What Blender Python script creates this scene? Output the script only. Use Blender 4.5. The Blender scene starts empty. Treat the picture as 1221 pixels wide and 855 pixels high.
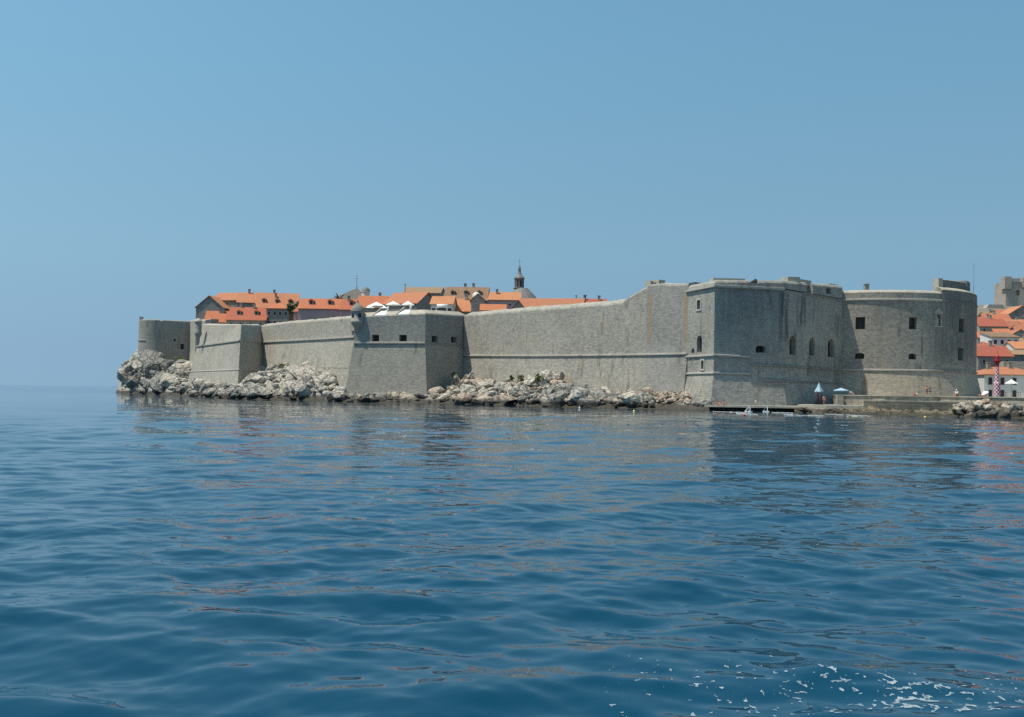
import bpy, bmesh, math, random
import numpy as np
from mathutils import Vector, Matrix, noise as mnoise

random.seed(7); RNG = np.random.default_rng(7)
R = math.radians
scene = bpy.context.scene
COL = scene.collection

# ------------------------------------------------------------------ view
F = 1200.0; CAMH = 2.7; HZ = 39.9; ROLL = math.atan(0.0145)
CS, SN = math.cos(ROLL), math.sin(ROLL)
def uv_(px, py):
    u = px - 610.5; v = py - 427.5
    return u * CS + v * SN, -u * SN + v * CS
def P(px, py, D):
    """world point seen at photo pixel px,py, D metres out to sea"""
    u, v = uv_(px, py)
    return Vector((u / F * D, D, CAMH + (HZ - v) / F * D))
def Z(px, py, D): return P(px, py, D).z
def W(px, D, py=440):
    p = P(px, py, D); return (p.x, p.y)
def Dwater(px, py):
    u, v = uv_(px, py); return CAMH * F / (v - HZ)

# ------------------------------------------------------------------ object helpers
def link(name, me, mat=None, parent=None, smooth=False):
    o = bpy.data.objects.new(name, me)
    COL.objects.link(o)
    if mat is not None and not me.materials: me.materials.append(mat)
    if parent is not None: o.parent = parent
    if smooth:
        for p in me.polygons: p.use_smooth = True
    return o
def tag(o, label=None, cat=None, group=None, kind=None):
    if label: o["label"] = label
    if cat: o["category"] = cat
    if group: o["group"] = group
    if kind: o["kind"] = kind
    return o
def thing(name, label, cat, loc=(0, 0, 0), rz=0, group=None):
    o = bpy.data.objects.new(name, None); COL.objects.link(o)
    o.location = loc; o.rotation_euler = (0, 0, rz); o.empty_display_size = .5
    return tag(o, label, cat, group)
def copy_tree(o, parent=None, **kw):
    c = o.copy(); COL.objects.link(c)
    if parent is not None: c.parent = parent
    for ch in list(o.children): copy_tree(ch, c)
    return c

class MB:
    """collects polygons; build() links them as one mesh object"""
    def __init__(s): s.v = []; s.f = []; s.uv = []; s.mi = []; s.m = 0
    def face(s, pts, uvs=None):
        i = len(s.v); s.v += [tuple(p) for p in pts]; s.f.append(tuple(range(i, i + len(pts))))
        s.uv += list(uvs) if uvs else [(p[0], p[2]) for p in pts]; s.mi.append(s.m)
    def box(s, c, size, rz=0, M=None):
        cx, cy, cz = c; a, b, h = size[0] / 2, size[1] / 2, size[2] / 2
        pts = []
        for z in (-h, h):
            for x, y in ((-a, -b), (a, -b), (a, b), (-a, b)):
                if M is not None: q = M @ Vector((x, y, z)); pts.append((cx + q.x, cy + q.y, cz + q.z))
                else: pts.append((cx + x * math.cos(rz) - y * math.sin(rz), cy + x * math.sin(rz) + y * math.cos(rz), cz + z))
        for q, (w, hh) in (((0, 1, 5, 4), (size[0], size[2])), ((1, 2, 6, 5), (size[1], size[2])), ((2, 3, 7, 6), (size[0], size[2])),
                           ((3, 0, 4, 7), (size[1], size[2])), ((4, 5, 6, 7), (size[0], size[1])), ((3, 2, 1, 0), (size[0], size[1]))):
            s.face([pts[k] for k in q], [(0, 0), (w, 0), (w, hh), (0, hh)])
        return s
    def tube(s, a, b, r0, r1=None, n=8, cap=True):
        a = Vector(a); b = Vector(b); r1 = r0 if r1 is None else r1
        d = (b - a).normalized(); t = d.orthogonal().normalized(); q = d.cross(t)
        A = [a + (t * math.cos(2 * math.pi * k / n) + q * math.sin(2 * math.pi * k / n)) * r0 for k in range(n)]
        B = [b + (t * math.cos(2 * math.pi * k / n) + q * math.sin(2 * math.pi * k / n)) * r1 for k in range(n)]
        L = (b - a).length
        for k in range(n):
            m = (k + 1) % n; u = 2 * math.pi * r0 * k / n; u2 = 2 * math.pi * r0 * (k + 1) / n
            s.face([A[k], A[m], B[m], B[k]], [(u, 0), (u2, 0), (u2, L), (u, L)])
        if cap: s.face(A[::-1]); s.face(B)
        return s
    def lathe(s, prof, c=(0, 0, 0), n=24, a0=0, a1=2 * math.pi):
        """prof: list (r,z)"""
        cx, cy, cz = c; full = abs(a1 - a0 - 2 * math.pi) < 1e-6
        def pt(r, z, k):
            a = a0 + (a1 - a0) * k / n; return (cx + r * math.cos(a), cy + r * math.sin(a), cz + z)
        for (r0, z0), (r1, z1) in zip(prof[:-1], prof[1:]):
            for k in range(n):
                pts = [pt(r0, z0, k), pt(r0, z0, k + 1), pt(r1, z1, k + 1), pt(r1, z1, k)]
                rr = max(r0, r1); u0 = rr * (a1 - a0) * k / n; u1 = rr * (a1 - a0) * (k + 1) / n
                h = z1 if abs(z1 - z0) > abs(r1 - r0) else z0 + abs(r1 - r0)
                uvs = [(u0, z0), (u1, z0), (u1, h), (u0, h)]
                if r0 < 1e-5: pts = pts[1:]; uvs = uvs[1:]
                elif r1 < 1e-5: pts = pts[:3]; uvs = uvs[:3]
                s.face(pts, uvs)
        return s
    def loft(s, rings, closed=True, cap_top=True, cap_bot=False, uoff=0):
        """rings bottom to top, each a list of points; CCW seen from above"""
        n = len(rings[0]); us = [uoff]
        ref = rings[0]
        for k in range(1, n + 1):
            a = Vector(ref[k - 1]).to_2d(); b = Vector(ref[k % n]).to_2d(); us.append(us[-1] + (b - a).length)
        prev = None
        for r0, r1 in zip(rings[:-1], rings[1:]):
            for k in range(n if closed else n - 1):
                m = (k + 1) % n
                s.face([r0[k], r0[m], r1[m], r1[k]], [(us[k], r0[k][2]), (us[k + 1], r0[m][2]), (us[k + 1], r1[m][2]), (us[k], r1[k][2] + (1e-4 if r1[k][2] == r0[k][2] else 0))])
        if cap_top: s.face(rings[-1], [(p[0], p[1]) for p in rings[-1]])
        if cap_bot: s.face(rings[0][::-1], [(p[0], p[1]) for p in rings[0][::-1]])
        return s
    def mesh(s, name="mesh", weld=True):
        me = bpy.data.meshes.new(name); me.from_pydata(s.v, [], s.f)
        ul = me.uv_layers.new(name="UVMap")
        ul.data.foreach_set("uv", np.array(s.uv, dtype=np.float32).ravel())
        me.polygons.foreach_set("material_index", s.mi)
        if weld:
            bm = bmesh.new(); bm.from_mesh(me); bmesh.ops.remove_doubles(bm, verts=bm.verts, dist=1e-4)
            bm.to_mesh(me); bm.free()
        me.update(); return me
    def build(s, name, mat, parent=None, smooth=False, weld=True):
        me = s.mesh(name, weld)
        for m in (mat if isinstance(mat, (list, tuple)) else [mat]): me.materials.append(m)
        return link(name, me, None, parent, smooth)

def offs(poly, d, closed=False):
    """offset a 2D polyline to its right-hand (seaward) side; d number or list"""
    n = len(poly); out = []
    for i in range(n):
        dd = d[i] if isinstance(d, (list, tuple)) else d
        p = Vector(poly[i][:2]); ns = []
        for a, b in ((i - 1, i), (i, i + 1)):
            if not closed and (a < 0 or b >= n): continue
            A = Vector(poly[a % n][:2]); B = Vector(poly[b % n][:2]); t = (B - A).normalized(); ns.append(Vector((t.y, -t.x)))
        if len(ns) == 1: q = p + ns[0] * dd
        else:
            m = (ns[0] + ns[1]); m.normalize(); c = max(0.35, m.dot(ns[0])); q = p + m * (dd / c)
        out.append((q.x, q.y))
    return out
def ring(poly2, z):
    if not isinstance(z, (list, tuple)): z = [z] * len(poly2)
    return [(p[0], p[1], zz) for p, zz in zip(poly2, z)]
def on_line(px, a, b, py=420):
    """plan point of line a-b seen at photo column px; returns (x,y)"""
    u, _ = uv_(px, py); k = u / F
    ax, ay = a[:2]; bx, by = b[:2]
    t = (k * ay - ax) / ((bx - ax) - k * (by - ay))
    return (ax + t * (bx - ax), ay + t * (by - ay))
def moulding(poly, zs, h, t, name, mat, parent, inset=0.05):
    """stone band projecting t, height h, centred on heights zs along open polyline"""
    if not isinstance(zs, (list, tuple)): zs = [zs] * len(poly)
    a = offs(poly, -inset); b = offs(poly, t)
    m = MB()
    lo = [(p[0], p[1], z - h / 2) for p, z in zip(a, zs)]; hi = [(p[0], p[1], z + h / 2 + .08) for p, z in zip(a, zs)]
    lo2 = [(p[0], p[1], z - h / 4) for p, z in zip(b, zs)]; hi2 = [(p[0], p[1], z + h / 2) for p, z in zip(b, zs)]
    n = len(poly)
    for r0, r1 in ((lo, lo2), (lo2, hi2), (hi2, hi)):
        u = 0
        for k in range(n - 1):
            L = (Vector(r0[k]) - Vector(r0[k + 1])).length
            m.face([r0[k], r0[k + 1], r1[k + 1], r1[k]], [(u, 0), (u + L, 0), (u + L, h), (u, h)]); u += L
    m.face([lo[0], lo2[0], hi2[0], hi[0]]); m.face([lo[-1], hi[-1], hi2[-1], lo2[-1]])
    return m.build(name, mat, parent)

# ------------------------------------------------------------------ materials
def nt(name):
    m = bpy.data.materials.new(name); m.use_nodes = True; t = m.node_tree; t.nodes.clear()
    out = t.nodes.new("ShaderNodeOutputMaterial"); b = t.nodes.new("ShaderNodeBsdfPrincipled")
    t.links.new(b.outputs[0], out.inputs[0]); return m, t, b
def N(t, typ, **kw):
    n = t.nodes.new(typ)
    for k, v in kw.items():
        if k in n.inputs: n.inputs[k].default_value = v
        else: setattr(n, k, v)
    return n
def lk(t, a, b): t.links.new(a, b)
def math_(t, op, a, b=None, clamp=False):
    n = t.nodes.new("ShaderNodeMath"); n.operation = op; n.use_clamp = clamp
    for i, x in enumerate((a, b)):
        if x is None: continue
        if isinstance(x, (int, float)): n.inputs[i].default_value = x
        else: lk(t, x, n.inputs[i])
    return n.outputs[0]
def mixc(t, fac, a, b, blend='MIX'):
    n = t.nodes.new("ShaderNodeMix"); n.data_type = 'RGBA'; n.blend_type = blend
    for i, x in ((0, fac), (6, a), (7, b)):
        if isinstance(x, (int, float)): n.inputs[i].default_value = x
        elif isinstance(x, (tuple, list)): n.inputs[i].default_value = (*x[:3], 1)
        else: lk(t, x, n.inputs[i])
    return n.outputs[2]
def ramp(t, fac, stops, interp='LINEAR'):
    n = t.nodes.new("ShaderNodeValToRGB"); n.color_ramp.interpolation = interp
    e = n.color_ramp.elements
    while len(e) < len(stops): e.new(.5)
    for q, (p, c) in zip(e, stops):
        q.position = p; q.color = (*c, 1) if isinstance(c, (tuple, list)) else (c, c, c, 1)
    lk(t, fac, n.inputs[0]); return n.outputs[0]
def smooth_range(t, val, a, b):
    n = t.nodes.new("ShaderNodeMapRange"); n.interpolation_type = 'SMOOTHSTEP'
    n.inputs[1].default_value = a; n.inputs[2].default_value = b; lk(t, val, n.inputs[0]); return n.outputs[0]

def simple(name, col, rough=.7, var=.12, scale=1.5, metal=0):
    m, t, b = nt(name)
    tc = N(t, "ShaderNodeTexCoord"); no = N(t, "ShaderNodeTexNoise", Scale=scale, Detail=5.0)
    lk(t, tc.outputs["Object"], no.inputs["Vector"])
    c = mixc(t, no.outputs["Fac"], tuple(max(0, x * (1 - var * 2)) for x in col), tuple(min(1, x * (1 + var * 2)) for x in col))
    lk(t, c, b.inputs["Base Color"]); b.inputs["Roughness"].default_value = rough; b.inputs["Metallic"].default_value = metal
    return m

def masonry(name, light, dark, course=.31, blockw=.62, stains_and_shade=(), mottle=.5, contrast=1.0, plaster=0.0):
    m, t, b = nt(name)
    uv = N(t, "ShaderNodeUVMap"); geo = N(t, "ShaderNodeNewGeometry"); pos = geo.outputs["Position"]
    # wobble the courses a little
    nw = N(t, "ShaderNodeTexNoise", Scale=.35, Detail=2.0); lk(t, uv.outputs[0], nw.inputs["Vector"])
    add = N(t, "ShaderNodeVectorMath", operation='MULTIPLY_ADD'); lk(t, nw.outputs["Color"], add.inputs[0]); add.inputs[1].default_value = (.0, .35, 0); lk(t, uv.outputs[0], add.inputs[2])
    br = N(t, "ShaderNodeTexBrick"); br.inputs["Scale"].default_value = 1; br.inputs["Brick Width"].default_value = blockw; br.inputs["Row Height"].default_value = course
    br.inputs["Mortar Size"].default_value = .028; br.inputs["Mortar Smooth"].default_value = .3; br.inputs["Bias"].default_value = 0.0
    br.inputs["Color1"].default_value = (1, 1, 1, 1); br.inputs["Color2"].default_value = (.0, .0, .0, 1); br.inputs["Mortar"].default_value = (.12, .12, .12, 1)
    lk(t, add.outputs[0], br.inputs["Vector"])
    n1 = N(t, "ShaderNodeTexNoise", Scale=.11, Detail=8.0, Roughness=.62); lk(t, pos, n1.inputs["Vector"])
    n2 = N(t, "ShaderNodeTexNoise", Scale=1.1, Detail=6.0, Roughness=.7); lk(t, pos, n2.inputs["Vector"])
    mp = N(t, "ShaderNodeMapping"); mp.inputs["Scale"].default_value = (.55, .55, .06); lk(t, pos, mp.inputs["Vector"])
    n3 = N(t, "ShaderNodeTexNoise", Scale=1.0, Detail=5.0, Roughness=.65); lk(t, mp.outputs[0], n3.inputs["Vector"])
    f = math_(t, 'MULTIPLY', math_(t, 'SUBTRACT', n1.outputs["Fac"], .5), 2.3 * mottle)
    f = math_(t, 'ADD', f, math_(t, 'MULTIPLY', math_(t, 'SUBTRACT', n2.outputs["Fac"], .5), 1.7 * mottle))
    f = math_(t, 'ADD', f, math_(t, 'MULTIPLY', math_(t, 'SUBTRACT', n3.outputs["Fac"], .5), 1.2 * mottle))
    f = math_(t, 'ADD', f, math_(t, 'MULTIPLY', math_(t, 'SUBTRACT', br.outputs["Color"], .5), 0.66 * contrast * (1 - plaster)))
    vb = N(t, "ShaderNodeTexVoronoi", Scale=.13); lk(t, add.outputs[0], vb.inputs["Vector"]); sb_ = N(t, "ShaderNodeSeparateColor"); lk(t, vb.outputs["Color"], sb_.inputs[0])
    f = math_(t, 'ADD', f, math_(t, 'MULTIPLY', math_(t, 'SUBTRACT', sb_.outputs[0], .5), .2 * mottle))
    f = math_(t, 'ADD', f, .60, clamp=True)
    c = mixc(t, f, dark, light)
    # sparse dark put-log holes / missing stones and pale repairs
    vo = N(t, "ShaderNodeTexVoronoi", Scale=.62); lk(t, uv.outputs[0], vo.inputs["Vector"])
    c = mixc(t, math_(t, 'MULTIPLY', math_(t, 'LESS_THAN', vo.outputs["Distance"], .085), .5), c, tuple(x * .3 for x in dark))
    n4 = N(t, "ShaderNodeTexNoise", Scale=2.4, Detail=3.0, Roughness=.6); lk(t, pos, n4.inputs["Vector"])
    c = mixc(t, math_(t, 'MULTIPLY', smooth_range(t, n4.outputs["Fac"], .62, .72), .35), c, tuple(min(1, x * 1.35) for x in light))
    sx = N(t, "ShaderNodeSeparateXYZ"); lk(t, pos, sx.inputs[0])
    # vertical stain and painted-shade patches: (x0,x1,z0,z1,colour,strength,streakiness)
    for (x0, x1, z0, z1, colr, st, sk) in stains_and_shade:
        ex = (x1 - x0) * .22 + .05; ez = (z1 - z0) * .3 + .05
        a = smooth_range(t, sx.outputs[0], x0, x0 + ex); a2 = smooth_range(t, sx.outputs[0], x1, x1 - ex)
        d = smooth_range(t, sx.outputs[2], z0, z0 + ez); d2 = smooth_range(t, sx.outputs[2], z1, z1 - min(ez, .8))
        mk = math_(t, 'MULTIPLY', math_(t, 'MULTIPLY', a, a2), math_(t, 'MULTIPLY', d, d2))
        mp2 = N(t, "ShaderNodeMapping"); mp2.inputs["Scale"].default_value = (1.6, 1.6, .12); lk(t, pos, mp2.inputs["Vector"])
        n5 = N(t, "ShaderNodeTexNoise", Scale=1.0, Detail=4.0, Roughness=.6); lk(t, mp2.outputs[0], n5.inputs["Vector"])
        s5 = smooth_range(t, n5.outputs["Fac"], .5 - .2 * (1 - sk) - .1, .62)
        c = mixc(t, math_(t, 'MULTIPLY', math_(t, 'MULTIPLY', mk, s5), st), c, colr)
    n6 = N(t, "ShaderNodeTexNoise", Scale=.19, Detail=4.0, Roughness=.6); lk(t, pos, n6.inputs["Vector"])
    c = mixc(t, math_(t, 'MULTIPLY', math_(t, 'MULTIPLY', smooth_range(t, n3.outputs["Fac"], .54, .68), smooth_range(t, n6.outputs["Fac"], .42, .62)), .75), c, tuple(x * .45 for x in dark))
    c = mixc(t, math_(t, 'MULTIPLY', smooth_range(t, n6.outputs["Fac"], .56, .72), .35), c, (light[0] * 1.12, light[1] * .98, light[2] * .78))
    lk(t, c, b.inputs["Base Color"]); b.inputs["Roughness"].default_value = .9
    b.inputs["Specular IOR Level"].default_value = .2
    bp = N(t, "ShaderNodeBump", Strength=.55, Distance=.12)
    hgt = math_(t, 'ADD', math_(t, 'MULTIPLY', br.outputs["Fac"], -.5), n2.outputs["Fac"]); lk(t, hgt, bp.inputs["Height"])
    lk(t, bp.outputs[0], b.inputs["Normal"])
    return m

def rockmat(name, light, dark, warm, wet=0.85):
    m, t, b = nt(name)
    geo = N(t, "ShaderNodeNewGeometry"); pos = geo.outputs["Position"]
    n1 = N(t, "ShaderNodeTexNoise", Scale=.35, Detail=8.0, Roughness=.65); lk(t, pos, n1.inputs["Vector"])
    n2 = N(t, "ShaderNodeTexNoise", Scale=2.2, Detail=8.0, Roughness=.7); lk(t, pos, n2.inputs["Vector"])
    vo = N(t, "ShaderNodeTexVoronoi", Scale=1.1, feature='DISTANCE_TO_EDGE'); 
    dw = N(t, "ShaderNodeVectorMath", operation='MULTIPLY_ADD'); lk(t, n2.outputs["Color"], dw.inputs[0]); dw.inputs[1].default_value = (1.2, 1.2, 1.2); lk(t, pos, dw.inputs[2])
    lk(t, dw.outputs[0], vo.inputs["Vector"])
    c = mixc(t, smooth_range(t, n2.outputs["Fac"], .32, .62), dark, light)
    c = mixc(t, math_(t, 'MULTIPLY', smooth_range(t, n1.outputs["Fac"], .48, .68), .6), c, warm)
    c = mixc(t, math_(t, 'MULTIPLY', smooth_range(t, vo.outputs["Distance"], .06, .0), .6), c, tuple(x * .35 for x in dark))
    v2 = N(t, "ShaderNodeTexVoronoi", Scale=.33, feature='DISTANCE_TO_EDGE'); lk(t, dw.outputs[0], v2.inputs["Vector"])
    c = mixc(t, math_(t, 'MULTIPLY', smooth_range(t, v2.outputs["Distance"], .10, .03), .6), c, tuple(x * .25 for x in dark))
    sx = N(t, "ShaderNodeSeparateXYZ"); lk(t, pos, sx.inputs[0])
    zz = math_(t, 'ADD', sx.outputs[2], math_(t, 'MULTIPLY', math_(t, 'SUBTRACT', n1.outputs["Fac"], .5), -1.8))
    c = mixc(t, math_(t, 'MULTIPLY', smooth_range(t, zz, wet + .75, wet - .1), .93), c, (.035, .030, .024))
    c = mixc(t, math_(t, 'MULTIPLY', smooth_range(t, zz, .35, .1), .85), c, (.042, .038, .022))
    lk(t, c, b.inputs["Base Color"]); b.inputs["Roughness"].default_value = .88
    bp = N(t, "ShaderNodeBump", Strength=.8, Distance=.35); lk(t, n2.outputs["Fac"], bp.inputs["Height"]); lk(t, bp.outputs[0], b.inputs["Normal"])
    return m

def tilemat(name, a, bcol, weather=.3):
    m, t, b = nt(name)
    uv = N(t, "ShaderNodeUVMap")
    n1 = N(t, "ShaderNodeTexNoise", Scale=.6, Detail=6.0, Roughness=.7); lk(t, uv.outputs[0], n1.inputs["Vector"])
    br = N(t, "ShaderNodeTexBrick"); br.inputs["Scale"].default_value = 1; br.inputs["Brick Width"].default_value = .24; br.inputs["Row Height"].default_value = .42
    br.inputs["Mortar Size"].default_value = .03; br.inputs["Color1"].default_value = (1, 1, 1, 1); br.inputs["Color2"].default_value = (.35, .35, .35, 1); br.inputs["Mortar"].default_value = (.15, .15, .15, 1)
    br.offset = 0
    lk(t, uv.outputs[0], br.inputs["Vector"])
    c = mixc(t, br.outputs["Color"], bcol, a)
    oi = N(t, "ShaderNodeObjectInfo"); hv = N(t, "ShaderNodeHueSaturation"); lk(t, c, hv.inputs["Color"])
    lk(t, math_(t, 'ADD', math_(t, 'MULTIPLY', oi.outputs["Random"], .35), .78), hv.inputs["Value"]); lk(t, math_(t, 'ADD', math_(t, 'MULTIPLY', oi.outputs["Random"], .018), .492), hv.inputs["Hue"]); c = hv.outputs[0]
    n0 = N(t, "ShaderNodeTexNoise", Scale=1.7, Detail=5.0, Roughness=.75); lk(t, uv.outputs[0], n0.inputs["Vector"])
    c = mixc(t, math_(t, 'MULTIPLY', smooth_range(t, n0.outputs["Fac"], .35, .65), .5), c, mixc(t, .45, c, (.34, .16, .09)))
    c = mixc(t, math_(t, 'MULTIPLY', smooth_range(t, n1.outputs["Fac"], .45, .7), weather), c, (.26, .20, .14))
    lk(t, c, b.inputs["Base Color"]); b.inputs["Roughness"].default_value = .85
    wv = N(t, "ShaderNodeTexWave", Scale=4.1, bands_direction='X'); lk(t, uv.outputs[0], wv.inputs["Vector"])
    bp = N(t, "ShaderNodeBump", Strength=.5, Distance=.08); lk(t, wv.outputs["Fac"], bp.inputs["Height"]); lk(t, bp.outputs[0], b.inputs["Normal"])
    return m

LIME_L = (.39, .365, .315); LIME_D = (.20, .19, .17)
GREY_L = (.31, .30, .275); GREY_D = (.145, .145, .14)
M = {}
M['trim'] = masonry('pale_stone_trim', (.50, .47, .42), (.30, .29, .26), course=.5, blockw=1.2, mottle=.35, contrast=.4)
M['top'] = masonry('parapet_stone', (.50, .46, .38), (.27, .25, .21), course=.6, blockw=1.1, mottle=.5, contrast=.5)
M['rock'] = rockmat('limestone_rock', (.60, .565, .50), (.17, .155, .13), (.38, .29, .22))
M['rock2'] = rockmat('warm_rock', (.56, .49, .40), (.16, .125, .10), (.40, .22, .14))
M['rock3'] = rockmat('grey_rock', (.34, .33, .30), (.085, .085, .08), (.22, .19, .16))
M['dark'] = simple('dark_opening', (.02, .02, .022), .6)
M['tile_a'] = tilemat('orange_tiles', (.62, .25, .125), (.42, .135, .065), .5)
M['tile_b'] = tilemat('new_red_tiles', (.56, .165, .085), (.38, .09, .045), .3)
M['tile_c'] = tilemat('old_brown_tiles', (.38, .25, .15), (.22, .12, .07), .8)
M['pink'] = simple('pink_plaster', (.42, .29, .29), .9, .1, .5)
M['white'] = simple('white_plaster', (.66, .64, .60), .9, .08, .5)
M['grey'] = masonry('house_stone', (.30, .285, .265), (.17, .165, .155), course=.35, blockw=.7, mottle=.5)
M['tan'] = masonry('tan_house_stone', (.40, .36, .30), (.24, .21, .18), course=.35, blockw=.7, mottle=.5)
M['sunwhite'] = simple('white_canvas_lit_sill', (.82, .82, .80), .8, .03)
M['bluecanvas'] = simple('pale_blue_canvas', (.33, .47, .60), .8, .05)
M['metal'] = simple('grey_metal', (.30, .31, .32), .5, .05, metal=.6)
M['darkmetal'] = simple('dark_metal', (.05, .05, .055), .5, .05)
M['whitepaint'] = simple('white_paint', (.75, .76, .76), .5, .04)
M['red'] = simple('red_paint', (.40, .02, .03), .5, .08)
M['wood'] = simple('weathered_wood', (.16, .11, .075), .8, .2)
M['bark'] = simple('bark', (.11, .085, .06), .95, .2, 6)
M['leaf'] = simple('leaf', (.055, .085, .035), .8, .35, 1.2)
M['leaf2'] = simple('shrub_leaf', (.12, .15, .06), .8, .35, 1.2)
M['lead'] = simple('lead_dome', (.16, .16, .155), .7, .2, .8)
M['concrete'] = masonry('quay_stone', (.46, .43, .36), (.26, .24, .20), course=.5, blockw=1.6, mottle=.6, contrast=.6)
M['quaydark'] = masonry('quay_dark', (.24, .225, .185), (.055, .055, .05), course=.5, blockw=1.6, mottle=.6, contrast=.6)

# ------------------------------------------------------------------ world, sun, camera
SUN_EL = 66; SUN_DIR2 = (-.97, -.243)      # horizontal direction towards the sun
EXPO = 0.0
w = bpy.data.worlds.new("World"); scene.world = w; w.use_nodes = True
t = w.node_tree; bg = t.nodes["Background"]
sky = t.nodes.new("ShaderNodeTexSky"); sky.sky_type = 'NISHITA'; sky.sun_disc = False
sky.sun_elevation = R(SUN_EL); az = math.atan2(SUN_DIR2[0], SUN_DIR2[1])   # clockwise from +Y
sky.sun_rotation = az
sky.air_density = 1.0; sky.dust_density = 1.0; sky.ozone_density = .6; sky.altitude = 0
# hazy summer sky: soften the gradient towards the horizon, slightly cyan
tc = t.nodes.new("ShaderNodeTexCoord"); vm = t.nodes.new("ShaderNodeVectorMath"); vm.operation = 'MULTIPLY_ADD'
vm.inputs[1].default_value = (1, 1, .5); vm.inputs[2].default_value = (0, 0, .27)
t.links.new(tc.outputs["Generated"], vm.inputs[0]); vn = t.nodes.new("ShaderNodeVectorMath"); vn.operation = 'NORMALIZE'
t.links.new(vm.outputs[0], vn.inputs[0]); t.links.new(vn.outputs[0], sky.inputs[0])
sxz = t.nodes.new("ShaderNodeSeparateXYZ"); t.links.new(tc.outputs["Generated"], sxz.inputs[0])
wb = mixc(t, smooth_range(t, sxz.outputs[2], .08, .36), mixc(t, smooth_range(t, sxz.outputs[2], -.02, .16), (.89, .985, .915), (1.05, 1.235, 1.06)), (.94, 1.33, 1.20))
tint = mixc(t, 1.0, sky.outputs[0], wb, 'MULTIPLY')
t.links.new(tint, bg.inputs[0]); bg.inputs[1].default_value = .127
ld = bpy.data.lights.new("sun", 'SUN'); ld.energy = 4.8; ld.angle = R(.53); ld.color = (1, .905, .755)
lo = bpy.data.objects.new("sun", ld); COL.objects.link(lo)
sd = Vector((SUN_DIR2[0] * math.cos(R(SUN_EL)), SUN_DIR2[1] * math.cos(R(SUN_EL)), math.sin(R(SUN_EL))))
lo.rotation_euler = sd.to_track_quat('Z', 'Y').to_euler()
cd = bpy.data.cameras.new("camera"); cam = bpy.data.objects.new("camera", cd); COL.objects.link(cam)
cd.sensor_width = 36; cd.lens = 36 * F / 1221; cd.clip_start = .1; cd.clip_end = 60000
cam.location = (0, 0, CAMH)
cam.rotation_euler = (Matrix.Rotation(R(90), 4, 'X') @ Matrix.Rotation(ROLL, 4, 'Z')).to_euler()
cd.shift_y = HZ * CS / 1221; cd.shift_x = HZ * SN / 1221
scene.camera = cam
scene.view_settings.view_transform = 'Standard'; scene.view_settings.look = 'None'
scene.view_settings.exposure = EXPO; scene.view_settings.gamma = 1
scene.cycles.use_denoising = False; scene.cycles.max_bounces = 6; scene.cycles.volume_bounces = 0

# ------------------------------------------------------------------ boolean openings
def carve(obj, cutters, world=True):
    """subtract the cutter meshes from obj"""
    tmp = []
    if obj.parent is not None and world:
        obj.matrix_parent_inverse = Matrix.Translation(obj.parent.location).inverted()
    for cm in cutters:
        o = bpy.data.objects.new("cut", cm); COL.objects.link(o); tmp.append(o)
        md = obj.modifiers.new("b", 'BOOLEAN'); md.operation = 'DIFFERENCE'; md.object = o; md.solver = 'EXACT'
    bpy.context.view_layer.update()
    dg = bpy.context.evaluated_depsgraph_get()
    me = bpy.data.meshes.new_from_object(obj.evaluated_get(dg))
    obj.modifiers.clear(); obj.data = me
    for o in tmp: bpy.data.objects.remove(o)
def recalc(me):
    bm = bmesh.new(); bm.from_mesh(me); bmesh.ops.recalc_face_normals(bm, faces=bm.faces); bm.to_mesh(me); bm.free()

def opening(c, n, w, h, depth, arch=0.0):
    """c centre of opening on the wall, n outward 2D normal. returns (cutter mesh, fn placing children)"""
    n = Vector((n[0], n[1], 0)).normalized(); tdir = Vector((-n.y, n.x, 0))   # to the right seen from outside
    up = Vector((0, 0, 1)); c = Vector(c)
    prof = [(-w / 2, -h / 2), (w / 2, -h / 2), (w / 2, h / 2 - arch)]
    if arch > 0:
        for k in range(1, 8):
            a = math.pi * k / 8; prof.append((w / 2 * math.cos(a), h / 2 - arch + arch * math.sin(a)))
    prof.append((-w / 2, h / 2 - arch))
    m = MB()
    A = [c + tdir * x + up * z + n * 1.6 for x, z in prof]; B = [c + tdir * x + up * z - n * depth for x, z in prof]
    k = len(prof)
    for i in range(k):
        j = (i + 1) % k
        m.face([A[i], A[j], B[j], B[i]][::-1], [(0, 0), (.5, 0), (.5, .5), (0, .5)])
    m.face(A, [(0, 0)] * k); m.face(B[::-1], [(0, 0)] * k)
    me = m.mesh(); recalc(me)
    return me, (c, n, tdir, w, h, depth, arch)
def window_in(info, parent, frame_mat=None, border=None, blocked=False, bars=True):
    c, n, td, w, h, d, arch = info
    rz = math.atan2(td.y, td.x)
    f = MB(); q = c - n * (d - .12)
    f.box(q + Vector((0, 0, h / 2 - .06)), (w, .1, .12), rz).box(q - Vector((0, 0, h / 2 - .06)), (w, .1, .12), rz)
    for s in (-1, 1): f.box(q + td * s * (w / 2 - .06), (.12, .1, h - .24), rz)
    if bars and w > .9: f.box(q, (.07, .09, h - .24), rz)
    o = f.build("window", frame_mat or M['wood'], parent)
    g = MB().box(c - n * (d - .05), (w - .02, .04, h - .02), rz).build("pane", M['dark'] if not blocked else M['trim'], o)
    if border:
        b = MB(); q = c + n * .05; bw = .28
        b.box(q + Vector((0, 0, h / 2 + bw / 2)), (w + 2 * bw, .16, bw), rz).box(q - Vector((0, 0, h / 2 + bw / 2)), (w + 2 * bw, .2, bw), rz)
        for s in (-1, 1): b.box(q + td * s * (w / 2 + bw / 2), (bw, .14, h), rz)
        b.build("surround", border, o)
    return o
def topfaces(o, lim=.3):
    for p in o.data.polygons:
        if p.normal.z > lim: p.material_index = 1
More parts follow.
